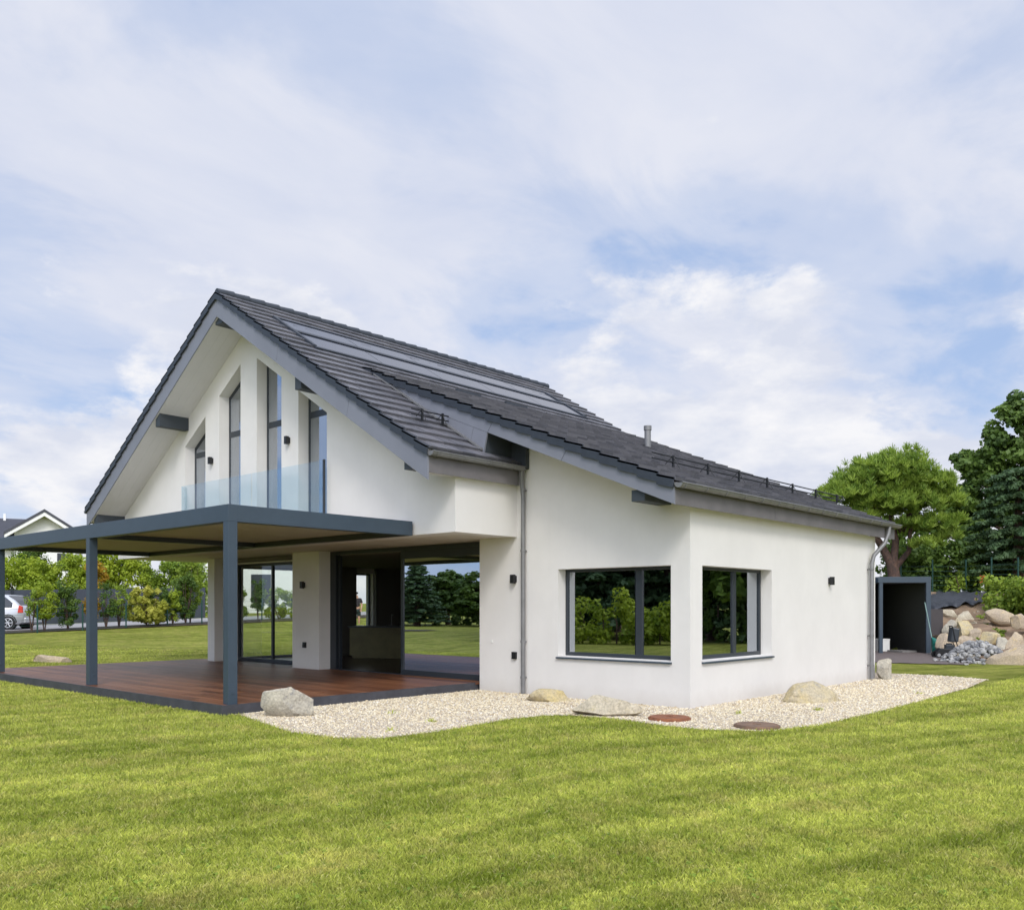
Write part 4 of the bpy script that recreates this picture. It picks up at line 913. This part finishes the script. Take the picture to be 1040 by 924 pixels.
# silver hatchback --------------------------------------------------------
def car():
    x, y = pd(-10, 37.4); r = empty('parked_car', (x, y, tz(x, y)+.02), YAW+R(2)); tag(r, 'silver small hatchback parked on the road at the left edge', 'car')
    # x along the car (rear at +x), y depth, z up
    prof = [(-1.75, .30), (-1.80, .55), (-1.72, .74), (-1.35, .84), (-.95, .92), (-.45, 1.28), (-.1, 1.43), (.5, 1.49), (1.05, 1.45), (1.38, 1.22), (1.62, .98), (1.74, .90), (1.80, .62), (1.78, .36), (1.6, .24), (-1.6, .22)]
    ysec = [(-.80, .0), (-.74, .03), (0, .06), (.74, .03), (.80, .0)]
    q = MB(); rings = []
    for (yy, in_) in ((-.78, .0), (-.70, 1.0), (0, 1.25), (.70, 1.0), (.78, .0)):
        ring = []
        for (a, z) in prof:
            k = max(0, (z-.92)/.57); yk = yy*(1-.20*k); sc = 1-(.02 if in_ == 0 else 0)
            ring.append((a*sc, yk, .3+(z-.3)*(1-.015*(in_ == 0))))
        rings.append(ring)
    n = len(prof); vs = [p for rr in rings for p in rr]; fs = []
    for i in range(4):
        for k in range(n): fs.append((i*n+k, i*n+(k+1) % n, (i+1)*n+(k+1) % n, (i+1)*n+k))
    fs.append(tuple(range(n))[::-1]); fs.append(tuple(range(4*n, 5*n))); q.add(vs, fs, True)
    body = q.build('body', M['silver_paint'], r)
    for s in (-1, 1):
        for poly in ([(-.80, .95), (-.38, 1.27), (-.08, 1.38), (.28, 1.41), (.28, .95)], [(.34, .95), (.34, 1.41), (.98, 1.37), (1.30, 1.12), (1.30, .97)]):
            cx = sum(p[0] for p in poly)/5
            pts = []
            for (a, z) in poly:
                k = max(0, (z-.92)/.57); pts.append((a, s*(.785*(1-.20*k)), z))
            pts2 = [(a, y_*.97, z) for a, y_, z in pts]; m5 = len(pts)
            qq = MB(); qq.add([(a, y_*1.004, z) for a, y_, z in pts]+pts2, [tuple(range(m5)), tuple(range(2*m5-1, m5-1, -1))]); qq.build('window', M['car_glass'], r)
        MB().prism([(1.55, .72), (1.76, .72), (1.72, .98), (1.60, 1.02)], 'y', s*.70, s*.795).build('tail_light', M['red'], r)
        qq = MB().box(.45, .60, s*.785, s*.80, .82, .85); qq.build('handle', M['rim'], r)
    MB().prism([(1.10, 1.43), (1.37, 1.235), (1.58, 1.03), (1.56, 1.02)], 'y', -.6, .6).build('rear_window', M['car_glass'], r)
    MB().box(1.70, 1.84, -.72, .72, .30, .50).build('bumper', M['silver_paint'], r, .03)
    for cx in (-1.12, 1.16):
        for s in (-1, 1):
            wh = MB().tube([(cx, s*.60, .29), (cx, s*.80, .29)], .295, 28).build('wheel', M['rubber'], r)
            qq = MB()
            qq.tube([(cx, s*.802, .29), (cx, s*.81, .29)], .06, 12)
            for k in range(6):
                a = k*math.pi/3; qq.tube([(cx, s*.806, .29), (cx+.175*math.cos(a), s*.808, .29+.175*math.sin(a))], .026, 6)
            ringp = [(cx+.19*math.cos(k*math.pi/12), s*.806, .29+.19*math.sin(k*math.pi/12)) for k in range(25)]; qq.tube(ringp, .018, 6, False)
            qq.build('rim', M['rim'], wh)
            arch = [(cx+.335*math.cos(k*math.pi/12), s*.786, .30+.335*math.sin(k*math.pi/12)) for k in range(13)]
            MB().tube(arch, .022, 6).build('wheel_arch', M['rubber'], r)
car()

# ------------------------------------------------------------------ right side: shed, tools, boulders
sx, sy = pd(918.5, 30.0); sh = empty('carport', (sx, sy, 0), YAW-R(3)); tag(sh, 'dark grey open fronted box carport beside the boulder bank', 'carport')
hwid = .87
MB().box(-hwid, hwid+.02, 0, 5.6, 2.42, 2.62).build('roof', M['anthracite'], sh, .004)
MB().box(hwid-.14, hwid+.015, .001, 5.58, 0, 2.42).build('wall', M['anthracite'], sh)
MB().box(-hwid-.6, hwid-.14, 5.3, 5.4, 0, 2.42).build('wall', M['black'], sh)  # back wall coloured black for the shade inside
MB().box(hwid-.16, hwid-.142, .06, 5.3, 0, 2.415).box(-hwid-.0, hwid-.165, .06, 5.3, 2.395, 2.415).build('shade_lining', M['black'], sh)  # black sheets added to stand for shade under the carport roof
MB().box(-hwid+.04, -hwid+.16, .01, .13, 0, 2.42).build('post', M['anthracite'], sh, .004)
MB().box(-hwid-2.2, -hwid-.0, .4, 5.6, 2.42, 2.60).box(-hwid-2.2, -hwid-2.1, .4, 5.5, 0, 2.42).build('roof', M['anthracite'], sh)
def at_sh(px, d): x, y = pd(px, d); return x, y
x, y = at_sh(916, 30.8); o = MB().box(-.32, .32, -.35, .35, 0, .07).build('slab_stack', M['concrete']); o.location = (x, y, .01); o.rotation_euler = (0, 0, YAW+.35); tag(o, 'pale flat slab lying on the carport floor', 'slab')
x, y = at_sh(895.5, 31.5); bx_ = MB().box(-.2, .2, -.2, .2, 0, .40).box(-.21, .21, -.21, .21, .40, .45).build('storage_box', M['off_white']); bx_.location = (x, y, .01); bx_.rotation_euler = (0, 0, YAW); tag(bx_, 'small white lidded box at the left inside the dark carport', 'box')
x, y = at_sh(951, 30.6); o = MB().box(-.23, .23, 0, .05, .62, 1.52).box(-.21, -.17, .0, .04, 0, .62).box(.17, .21, 0, .04, 0, .62).build('panel_board', M['dark_panel']); o.location = (x, y, 0); o.rotation_euler = (0, 0, YAW); tag(o, 'dark brown upright panel board next to the carport wall', 'panel')
x, y = at_sh(945.5, 29.4); o = MB().tube([(.14, 0, 0), (-.09, .25, 1.75)], .018, 6).box(.09, .19, -.03, .03, 0, .05).build('leaning_pole', M['pale_green']); o.location = (x, y, 0); o.rotation_euler = (0, 0, YAW); tag(o, 'thin pale green pole leaning on the carport wall', 'pole')
x, y = at_sh(950, 29.3); o = boulder('garbage_bag', (x, y, .33), (.30, .3, .70), 77, M['teal'], 0, 3, 4); tag(o, 'teal green plastic bag standing beside the carport wall', 'bag')
# push mower
x, y = at_sh(964, 27.6); mw = empty('lawn_mower', (x, y, tz(x, y)), YAW-R(12)); tag(mw, 'black push lawn mower with upright handle in front of the boulders', 'lawn mower')
MB().prism([(-.36, .10), (.30, .10), (.36, .20), (.25, .27), (-.28, .30), (-.40, .2)], 'y', -.22, .22).build('deck', M['black'], mw, .01)
MB().box(-.12, .14, -.12, .12, .28, .42).tube([(0, 0, .42), (0, 0, .46)], .09, 12).build('engine', M['frame'], mw, .01)
for cx in (-.36, .30):
    for s in (-1, 1): wh = MB().tube([(cx, s*.23, .10), (cx, s*.28, .10)], .10, 18).build('wheel', M['rubber'], mw); MB().tube([(cx, s*.281, .10), (cx, s*.286, .10)], .05, 12).build('rim', M['rim'], wh)
q = MB()
for s in (-.2, .2): q.tube([(.25, s, .2), (.12, s, .6), (.05, s, .98)], .015, 6)
q.tube([(.05, -.2, .98), (.03, 0, 1.0), (.05, .2, .98)], .018, 6).tube([(.12, -.2, .6), (.12, .2, .6)], .012, 6); q.build('handle', M['black'], mw)
MB().prism([(-.02, .5), (.22, .5), (.27, .92), (.04, .96)], 'y', -.19, .19).build('grass_bag', M['frame'], mw, .03)
# marker post
x, y = at_sh(998, 36.0); q = MB().box(-.05, .05, -.04, .04, -.1, .75).build('marker_post', M['off_white']); q.location = (x, y, tz(x, y)); tag(q, 'short pale stake with a red top before the dark hedge', 'stake'); o = MB().box(-.09, .09, -.06, .06, .55, .85).build('cap', M['red'], q)
# tarp (weed membrane) strip
tp = MB(); vs = []; n_c = 24
for i in range(n_c+1):
    px__ = 938+i*(1002-938)/n_c
    for j, d in enumerate((36.2, 35.2, 34.2, 33.4)):
        x, y = pd(px__, d+.2*math.sin(i*.9)); dd = (hz(608, d) if j == 0 else 0); vs.append((x, y, tz(x, y)+.20+.04*math.sin(i*1.3+j*2)))
fs = [(i*4+j, i*4+j+1, (i+1)*4+j+1, (i+1)*4+j) for i in range(n_c) for j in range(3)]
tp.add(vs, fs, True); o = tp.build('ground_sheet', M['tarp']); tag(o, 'dark grey plastic sheet spread along the top of the soil bank', 'sheet'); md = o.modifiers.new('s', 'SOLIDIFY'); md.thickness = .01
# green mesh fence on the hedge
gf = empty('mesh_fence', (0, 0, 0)); tag(gf, 'dark green mesh fence in front of the laurel hedge', 'fence'); last = None; q = MB()
for pxx in (915, 947, 981, 1007, 1034):
    x, y = pd(pxx, 37.8 if pxx < 1000 else 36); z = tz(x, y); MB().tube([(x, y, z-.1), (x, y, z+1.6)], .035, 6).build('post', M['green_metal'], gf)
    if last:
        for hh in np.arange(.1, 1.5, .2): q.tube([(last[0], last[1], last[2]+hh), (x, y, z+hh)], .007, 4, False)
    last = (x, y, z)
q.build('wires', M['green_metal'], gf)
# bank boulders: px, py(centre), width px, height px, depth, material, label
bl = [(966, 622.5, 17, 14, 32.5, 'rock_pale', 'tall grey topped boulder highest on the bank beside the dark panel'),
      (981, 625.5, 16, 12, 32, 'rock_pale', 'rounded cream boulder high on the bank right of the tall grey topped one'),
      (1019, 625.5, 32, 13, 30.5, 'rock_tan', 'wide flat topped pinkish boulder half buried high in the soil'),
      (1036, 629, 18, 12, 29, 'rock_tan', 'tan boulder cut by the right edge below the bright hedge'),
      (980, 638, 20, 13, 30, 'rock_yellow', 'yellowish split boulder in the middle of the bank'),
      (964, 636, 13, 12, 30.5, 'rock_grey', 'grey boulder behind the handle of the mower'),
      (993, 642, 14, 9, 29.5, 'rock_tan', 'small brown boulder between the split and the white pointed boulder'),
      (1006, 646, 19, 12, 28.5, 'rock_yellow', 'bright pointed cream boulder in the centre of the bank'),
      (963, 652, 22, 16, 28.6, 'rock_tan', 'square ochre boulder directly behind the mower'),
      (981, 650, 20, 10, 29, 'rock_tan', 'flat tan boulder above the wedge shaped white one'),
      (984, 661, 27, 17, 27, 'rock_pale', 'white wedge boulder with a dark side left of the stone heap'),
      (1018, 653, 16, 10, 27.6, 'rock_grey', 'small grey boulder behind the stone heap'),
      (1032, 650, 22, 14, 27.5, 'rock_tan', 'dull brown boulder above the largest boulder at the right edge'),
      (1036, 667, 52, 33, 24.4, 'rock_tan', 'largest ochre boulder at the right edge beside the stone heap'),
      (1052, 655, 24, 22, 26, 'rock_pale', None), (973, 631, 12, 8, 31.5, 'rock_pale', 'small pale stone below the two highest boulders'),
      (992, 634, 12, 6, 31, 'rock_pale', 'thin light stone lying right of the split boulder')]
for i, (bx, by, bwp, bhp, d, mt, lab) in enumerate(bl):
    if lab is None: continue
    x, y = pd(bx, d); zc = hz(by, d); w_ = bwp*d/F; h_ = bhp*d/F
    boulder('boulder', (x, y, zc-h_*.12), (w_*1.15, w_*.8, h_*1.5), 200+i*7, M[mt], YAW+random.uniform(-.3, .3), 3, 8, lab, 'boulders on the soil bank')
# heap of broken grey stones
hr = np.random.default_rng(31); faces = []; 
import bmesh
bmh = bmesh.new(); bmesh.ops.create_icosphere(bmh, subdivisions=1, radius=1); iv = np.array([v.co[:] for v in bmh.verts]); itf = [[v.index for v in f.verts] for f in bmh.faces]; bmh.free()
hx0, hy0 = pd(992, 25.6); FWv = np.array([FW[0], FW[1], 0]); RTv = np.array([RT[0], RT[1], 0]); tn = []
for k in range(620):
    a = hr.normal(0, .42); b_ = hr.normal(0, .40); hgt = max(0, .60*(1-(abs(a)/1.0)**1.5-(abs(b_)/1.1)**2)); 
    if abs(a) > 1.15: continue
    s = hr.uniform(.04, .105); p = np.array([hx0, hy0, 0])+RTv*a+FWv*b_; p[2] = tz(p[0], p[1])*.8+max(hgt*hr.uniform(.75, 1.0), s*.4)
    q_ = iv*np.array([1, hr.uniform(.6, 1), hr.uniform(.5, .9)])*s*(1+hr.normal(0, .16, (len(iv), 1))); an = hr.random()*6.28; c, s_ = math.cos(an), math.sin(an); q_ = q_@np.array([[c, -s_, 0], [s_, c, 0], [0, 0, 1]])
    q_ += p; tt = hr.random()
    for f in itf: faces.append(q_[f]); tn.append(tt)
m = mat('heap_stone', (.40, .40, .41), .9, bump=.6, bscale=30); M['heap'] = m; t = m.node_tree; at = N(t, 'ShaderNodeAttribute', attribute_name='tone'); t.links.new(mixc(t, at.outputs['Fac'], (.13, .135, .15), (.42, .41, .39)), t.nodes['Principled BSDF'].inputs['Base Color'])
tag(npmesh('stone_heap', np.array(faces), 3, m, None, np.array(tn)), 'heap of broken grey stones', 'stones', kind='stuff')
# rubble and tufts on the bank
faces = []; tn = []
for k in range(1500):
    x = hr.uniform(-9.3, 1); y = hr.uniform(25.6, 37.5)
    if not inbank(x, y, .2): continue
    s = hr.uniform(.02, .07); q_ = iv*s*np.array([1, .8, .6])*(1+hr.normal(0, .18, (len(iv), 1)))+np.array([x, y, float(bankz(np.array(x), np.array(y)))+s*.2]); tt = hr.random()
    for f in itf: faces.append(q_[f]); tn.append(tt)
m2_ = mat('rubble', (.3, .25, .2), .95); t = m2_.node_tree; at = N(t, 'ShaderNodeAttribute', attribute_name='tone'); t.links.new(mixc(t, at.outputs['Fac'], (.16, .11, .07), (.42, .36, .28)), t.nodes['Principled BSDF'].inputs['Base Color'])
tag(npmesh('rubble', np.array(faces), 3, m2_, None, np.array(tn)), 'loose earth clods and small stones on the bank', 'rubble', kind='stuff')
r_ = np.random.default_rng(77); n = 100; xx = r_.uniform(-9.2, 1.5, n); yy = r_.uniform(26.5, 38, n); k = inbank(xx, yy, .6)
V, tn = leaves(np.stack([xx[k], yy[k], terr(xx[k], yy[k])+.10], 1), np.full(k.sum(), .16), 45, .05, .4, .6, 2.5, .1, 8)
tag(npmesh('weeds', V, 4, M['leaf_hedge'], None, tn), 'low weeds on the soil bank', 'weeds', kind='stuff')

# ------------------------------------------------------------------ person seen through the slim back window
def skinned(name, verts, edges, radii, mt, parent, sub=2, root=0):
    me = bpy.data.meshes.new(name); me.from_pydata(verts, edges, []); me.materials.append(mt); o = bpy.data.objects.new(name, me); COL.objects.link(o); o.parent = parent
    o.modifiers.new('sk', 'SKIN').use_smooth_shade = True
    for i, rr in enumerate(radii):
        sv = me.skin_vertices[0].data[i]; sv.radius = (rr, rr) if isinstance(rr, (int, float)) else rr; sv.use_root = (i == root)
    s = o.modifiers.new('su', 'SUBSURF'); s.levels = sub; s.render_levels = sub; return o
x, y = pd(362.4, 44); pr_ = empty('person', (x, y, hz(637.5, 44)), YAW+.15); PZ = hz(637.5, 44)
tag(pr_, 'person in a dark cap, dark T-shirt and black shorts seen through the slim window', 'person')
bv = [(0, 0, .95), (0, 0, 1.15), (0, .01, 1.36), (0, 0, 1.50), (0, -.01, 1.64),            # pelvis..head
      (.09, 0, .90), (.11, -.03, .50), (.11, .02, .09), (.12, -.12, .04), (-.09, 0, .90), (-.10, .03, .50), (-.10, .10, .09), (-.11, -.04, .04),
      (.17, .01, 1.42), (.25, -.02, 1.14), (.22, -.18, .95), (.20, -.24, .90), (-.17, .01, 1.42), (-.26, 0, 1.14), (-.28, -.10, .90), (-.28, -.13, .83)]
be = [(0, 1), (1, 2), (2, 3), (3, 4), (0, 5), (5, 6), (6, 7), (7, 8), (0, 9), (9, 10), (10, 11), (11, 12), (2, 13), (13, 14), (14, 15), (15, 16), (2, 17), (17, 18), (18, 19), (19, 20)]
brd = [(.15, .11), (.14, .10), (.16, .11), .055, (.085, .10), .09, .06, .04, .04, .09, .06, .04, .04, .06, .045, .032, .035, .06, .045, .032, .035]
body = skinned('body', bv, be, brd, M['skin'], pr_)
skinned('t_shirt', [(0, 0, .98), (0, 0, 1.15), (0, .01, 1.38), (0, 0, 1.47), (.18, .01, 1.42), (.24, -.01, 1.22), (-.18, .01, 1.42), (-.25, 0, 1.22)], [(0, 1), (1, 2), (2, 3), (2, 4), (4, 5), (2, 6), (6, 7)],
        [(.175, .13), (.165, .125), (.185, .135), .075, .085, .075, .085, .075], M['cloth_dark'], body)
skinned('shorts', [(0, 0, .96), (.09, 0, .88), (.11, -.02, .55), (-.09, 0, .88), (-.10, .02, .55)], [(0, 1), (1, 2), (0, 3), (3, 4)], [(.17, .13), .12, .095, .12, .095], M['cloth_short'], body)
skinned('cap', [(0, 0, 1.72), (0, -.02, 1.76), (0, -.13, 1.71)], [(0, 1), (1, 2)], [.105, .06, .05], M['hair'], body)
for s in (-1, 1): skinned('shoe', [(s*.11, .05 if s > 0 else .11, .04), (s*.12, -.16 if s > 0 else -.1, .035)], [(0, 1)], [.055, .045], M['off_white'], body)
for s, (wx, wy, wz) in ((1, (.20, -.24, .90)), (-1, (-.28, -.13, .83))):
    for k in range(5):
        u = (k-2)*.018; L = (.045, .06, .065, .06, .05)[k]
        skinned('finger', [(wx+u, wy, wz), (wx+u*1.2, wy-.01, wz-L), (wx+u*1.2, wy-.02-.01, wz-L*1.5)], [(0, 1), (1, 2)], [.010, .009, .007], M['skin'], body, 1)
for xx in (-.035, .035): MB().tube([(xx, -.10, 1.655), (xx, -.108, 1.655)], .012, 8).build('eye', M['hair'], body)
MB().tube([(0, -.09, 1.66), (0, -.125, 1.62)], [.010, .018], 8).build('nose', M['skin'], body)

# white van / wall behind the person, and trees that the windows reflect
vx, vy = pd(352, 49); 
def refl_tree(meshsrc, loc, s, rz, label, name):
    c = copy_tree(meshsrc); c.name = name; c.location = (*loc, tz(*loc)-.1); c.scale = (s[0], s[0], s[1]); c.rotation_euler = (0, 0, rz); tag(c, label, 'tree', 'trees behind the photographer reflected in the windows'); return c
oak_src = tree('broadleaf_tree', (-36, -26, 0), blob_crown([(0, 0, 5.5, 2.6, .9), (1.6, .5, 4.3, 1.9, .8), (-1.5, -.6, 4.1, 2.0, .8), (.3, .2, 7.6, 1.7, .9), (-.4, 1.4, 3.4, 1.8, .8), (.5, -1.3, 3.2, 1.8, .8)], 9, .28, 300, lper=70, crm=(.4, .7)),
     M['leaf_dark'], [(0, 0, -.3), (.1, 0, 1.5), (0, 0, 3.5)], [.3, .24, .15], [(0, 0, 7), (1.5, 0, 4.5), (-1.5, 0, 4.3), (0, 1.4, 4)], 'round broadleaf tree mirrored in the sliding door glass', 'tree', 'trees behind the photographer reflected in the windows')
con_c, con_r = [], []
for tier in range(13):
    z = 1.2+tier*.75; L = 2.9-tier*.21
    for k in range(8):
        an = k*math.pi/4+tier*.6+r_.uniform(-.2, .2)
        for s in np.linspace(.25, 1, 6): con_c.append((math.cos(an)*L*s, math.sin(an)*L*s, z-.3*s*s+r_.normal(0, .1))); con_r.append(.48*(1.15-s*.5))
con_src = tree('conifer_tree', (-31, -19, 0), leaves(con_c, con_r, 34, .16, .5, .4, 2.0, .3, 71), M['leaf_cedar'], [(0, 0, -.3), (0, 0, 5), (0, 0, 11)], [.3, .2, .04], [], 'dark conifer mirrored in the sliding door glass', 'tree', 'trees behind the photographer reflected in the windows')
spots = [('c', (-26.5, -11.5), (1.25, .95), 1, 'dark conifer mirrored at the left of the front wing window'), ('c', (-23.5, -13), (1.3, 1.15), 2, 'broad dark conifer mirrored in the middle of the front wing window'),
         ('c', (-20.2, -13.5), (1.15, .62), 3, 'lower dark conifer mirrored at the right of the front wing window'), ('b', (-29, -15), (1.1, .9), .5, 'leafy tree mirrored behind the conifers in the front wing window'),
         ('b', (-43, -19.5), (.75, .42), .5, 'low spreading tree mirrored in the middle of the sliding door'), ('c', (-47.5, -17.5), (.8, .46), 1.7, 'small conifer mirrored at the left of the sliding door'), ('b', (-49, -22), (.8, .46), 2.6, 'far broadleaf tree mirrored in the sliding door'),
         ('b', (-40, -21.5), (.85, .66), 3.6, 'taller broadleaf tree mirrored at the right of the sliding door'), ('b', (-53, -19), (.9, .44), 4.1, 'distant round tree mirrored at the left of the sliding door'),
         ('b', (3.5, 36), (1.1, 1.05), 2.2, 'broadleaf tree mirrored in the side window of the wing'), ('c', (6.5, 38), (1.2, 1.1), 4.2, 'conifer mirrored in the side window of the wing'), ('b', (9.5, 34), (1.2, 1.1), 5, 'leafy tree mirrored at the right of the side window'),
         ('b', (0, 41), (1.2, 1.2), 3, 'tall leafy tree mirrored at the left of the side window')]
hedge('hedge', (-.5, 37), (13, 33), 4.2, 1.4, M['leaf_dark'], 'dark hedge mirrored in the side window of the wing', seed=63, leaf=.2, dens=3.2)
hedge('hedge', (-34, -15.5), (-15, -19), 3.6, 1.4, M['leaf_dark'], 'dark hedge mirrored behind the light shrubs in the front wing window', seed=64, leaf=.22, dens=2.4)
hedge('hedge', (-57, -13), (-42, -24), 1.6, 1.2, M['leaf_dark'], 'low hedge mirrored below the trees in the sliding door', seed=65, leaf=.2, dens=2.4, ragged=.6)
for kd, loc, s, rz, lab in spots: refl_tree(oak_src if kd == 'b' else con_src, loc, s, rz, lab, 'broadleaf_tree' if kd == 'b' else 'conifer_tree')
hedge('shrub', (-28, -4.5), (-17.5, -8), 2.0, 1.3, M['leaf_lime'], 'row of light green shrubs mirrored at the bottom of the front wing window', cat='shrub', seed=61, leaf=.11, dens=6.5, ragged=.8)

# ------------------------------------------------------------------ grass and pebbles
def scatter_lawn(n, dmin, dmax, seed, power=1.0):
    r_ = np.random.default_rng(seed); d = dmin*(dmax/dmin)**(r_.random(n)**power); a = r_.uniform(-.80, .80, n)
    x = (FW[0]+a*RT[0])*d; y = (FW[1]+a*RT[1])*d
    jx, jy = r_.normal(0, .035, (2, len(x))); k = ~inpoly(x+jx, y+jy, GRAVEL) & ~((x < XP1+.04) & (x > -22.95) & (y > YP0-.13)) & ~((x < -4.9) & (x > -24) & (y > 12)) & (y < 25.5)
    return x[k], y[k], d[k], r_
def blades(x, y, d, r_, h0, w0, name):
    n = len(x); z = terr(x, y); sc = np.clip(d/5.0, .9, 4)
    h = h0*r_.uniform(.45, 1.25, n)*np.clip(sc, 1, 1.25); w_ = w0*r_.uniform(.7, 1.3, n)*sc**.9; an = r_.uniform(0, 2*np.pi, n); lean = r_.uniform(.08, .85, n); la = r_.uniform(0, 2*np.pi, n)
    sx_, sy_ = np.cos(an)*w_/2, np.sin(an)*w_/2; lx, ly = np.cos(la)*lean*h, np.sin(la)*lean*h
    P0 = np.stack([x-sx_, y-sy_, z-.002], 1); P1 = np.stack([x+sx_, y+sy_, z-.002], 1)
    P2 = np.stack([x+lx*.45+sx_*.6, y+ly*.45+sy_*.6, z+h*.62], 1); P3 = np.stack([x+lx, y+ly, z+h*(1.12-.35*lean)], 1)
    V = np.stack([P0, P1, P2, P3], 1); return npmesh(name, V, 4, M['grass'], None, r_.random(n))
m = bpy.data.materials.new('grass'); m.use_nodes = True; M['grass'] = m; t = m.node_tree; b = t.nodes['Principled BSDF']; b.inputs['Roughness'].default_value = .5; b.inputs['Specular IOR Level'].default_value = .3
P = t.nodes.new('ShaderNodeNewGeometry').outputs['Position']; at = N(t, 'ShaderNodeAttribute', attribute_name='tone')
c = lawncol(t, P, scale=2.05); c = mixc(t, rmp(t, at.outputs['Fac'], [(0.0, .55), (.45, 0.0)]), c, (.10, .17, .018)); c = mixc(t, rmp(t, at.outputs['Fac'], [(.78, 0.0), (1.0, .75)]), c, (.66, .60, .28))
t.links.new(c, b.inputs['Base Color']); tr = N(t, 'ShaderNodeBsdfTranslucent'); t.links.new(c, tr.inputs[0]); mx = N(t, 'ShaderNodeMixShader'); mx.inputs[0].default_value = .35
t.links.new(b.outputs[0], mx.inputs[1]); t.links.new(tr.outputs[0], mx.inputs[2]); t.links.new(mx.outputs[0], t.nodes['Material Output'].inputs[0])
x, y, d, r_ = scatter_lawn(1300000, 3.9, 30, 1)
tag(blades(x, y, d, r_, .030, .0029, 'grass'), 'short mown lawn grass', 'grass', kind='stuff')
r_ = np.random.default_rng(19); wx, wy = [], []
for (x0, y0) in ((-11.9, 6.95), (-10.2, 8.6), (-9.0, 8.3), (-5.6, 13.2), (-6.3, 12.0), (-5.3, 17.0), (-8.7, 7.3)):
    n_w = int(r_.integers(14, 40)); wx += list(x0+r_.normal(0, .04, n_w)); wy += list(y0+r_.normal(0, .04, n_w))
wx, wy = np.array(wx), np.array(wy)
tag(blades(wx, wy, wx*FW[0]+wy*FW[1], r_, .05, .005, 'weeds'), 'small weeds sprouting in the gravel', 'weeds', kind='stuff')
lx = r_.uniform(-1, 1, 900); x = []; y = []
d_ = 4.2*(3.2**r_.random(900)); a_ = r_.uniform(-.75, .75, 900); x = (FW[0]+a_*RT[0])*d_; y = (FW[1]+a_*RT[1])*d_; k = ~inpoly(x, y, GRAVEL) & ~((x < XP1+.1) & (y > YP0-.2)) & ~((y > 12) & (x < -4.9)); x, y = x[k], y[k]
V, tn = leaves(np.stack([x, y, np.full(len(x), .018)], 1), np.full(len(x), .035), 7, .022, .35, 1.5, 1.1, .2, 91)
tag(npmesh('clover', V, 4, M['leaf_hedge'], None, tn), 'clover and broad leaves dotted through the lawn', 'clover', kind='stuff')
# pebbles
r_ = np.random.default_rng(3); n = 170000; x = r_.uniform(-12.3, -4.7, n); y = r_.uniform(6.2, 21.8, n)
jx, jy = r_.normal(0, .03, (2, n)); k = inpoly(x+jx, y+jy, GRAVEL) & ~((x < XE) & (y > YW)) & ~((x < XP1+.04) & (y > YP0-.1)) & (r_.random(n) < np.clip(1.6-(y-8)/9, .25, 1)); x, y = x[k], y[k]; n = len(x)
oc = np.array([(1, 0, 0), (0, 1, 0), (-1, 0, 0), (0, -1, 0), (0, 0, 1)]); tf = [(0, 1, 4), (1, 2, 4), (2, 3, 4), (3, 0, 4)]
s = r_.uniform(.005, .0125, n)*(1+.7*(r_.random(n) > .97))*np.clip((x*FW[0]+y*FW[1])/10, 1, 1.8); an = r_.uniform(0, 6.28, n); ca, sa = np.cos(an), np.sin(an); jit = 1+r_.normal(0, .22, (n, 5, 1))
Q = oc[None]*jit*s[:, None, None]*np.stack([np.ones(n), r_.uniform(.6, 1, n), r_.uniform(.45, .8, n)], 1)[:, None, :]
QX = Q[..., 0]*ca[:, None]-Q[..., 1]*sa[:, None]+x[:, None]; QY = Q[..., 0]*sa[:, None]+Q[..., 1]*ca[:, None]+y[:, None]; QZ = Q[..., 2]+.007+(s*.25*r_.random(n))[:, None]
Q = np.stack([QX, QY, QZ], -1); V = Q[:, tf, :].reshape(-1, 3, 3)
m = mat('pebble', (.5, .45, .38), .85); t = m.node_tree; at = N(t, 'ShaderNodeAttribute', attribute_name='tone')
t.links.new(rmp(t, at.outputs['Fac'], [(0.0, (.33, .24, .15)), (.2, (.58, .475, .31)), (.55, (.71, .62, .43)), (.8, (.76, .70, .55)), (.93, (.46, .42, .39)), (1.0, (.84, .79, .70))]), t.nodes['Principled BSDF'].inputs['Base Color'])
tag(npmesh('gravel', V, 3, m, None, np.repeat(r_.random(n), 4)), 'pale pebble gravel', 'gravel', kind='stuff')

S.render.engine = 'CYCLES'; S.cycles.max_bounces = 8; S.cycles.transparent_max_bounces = 12
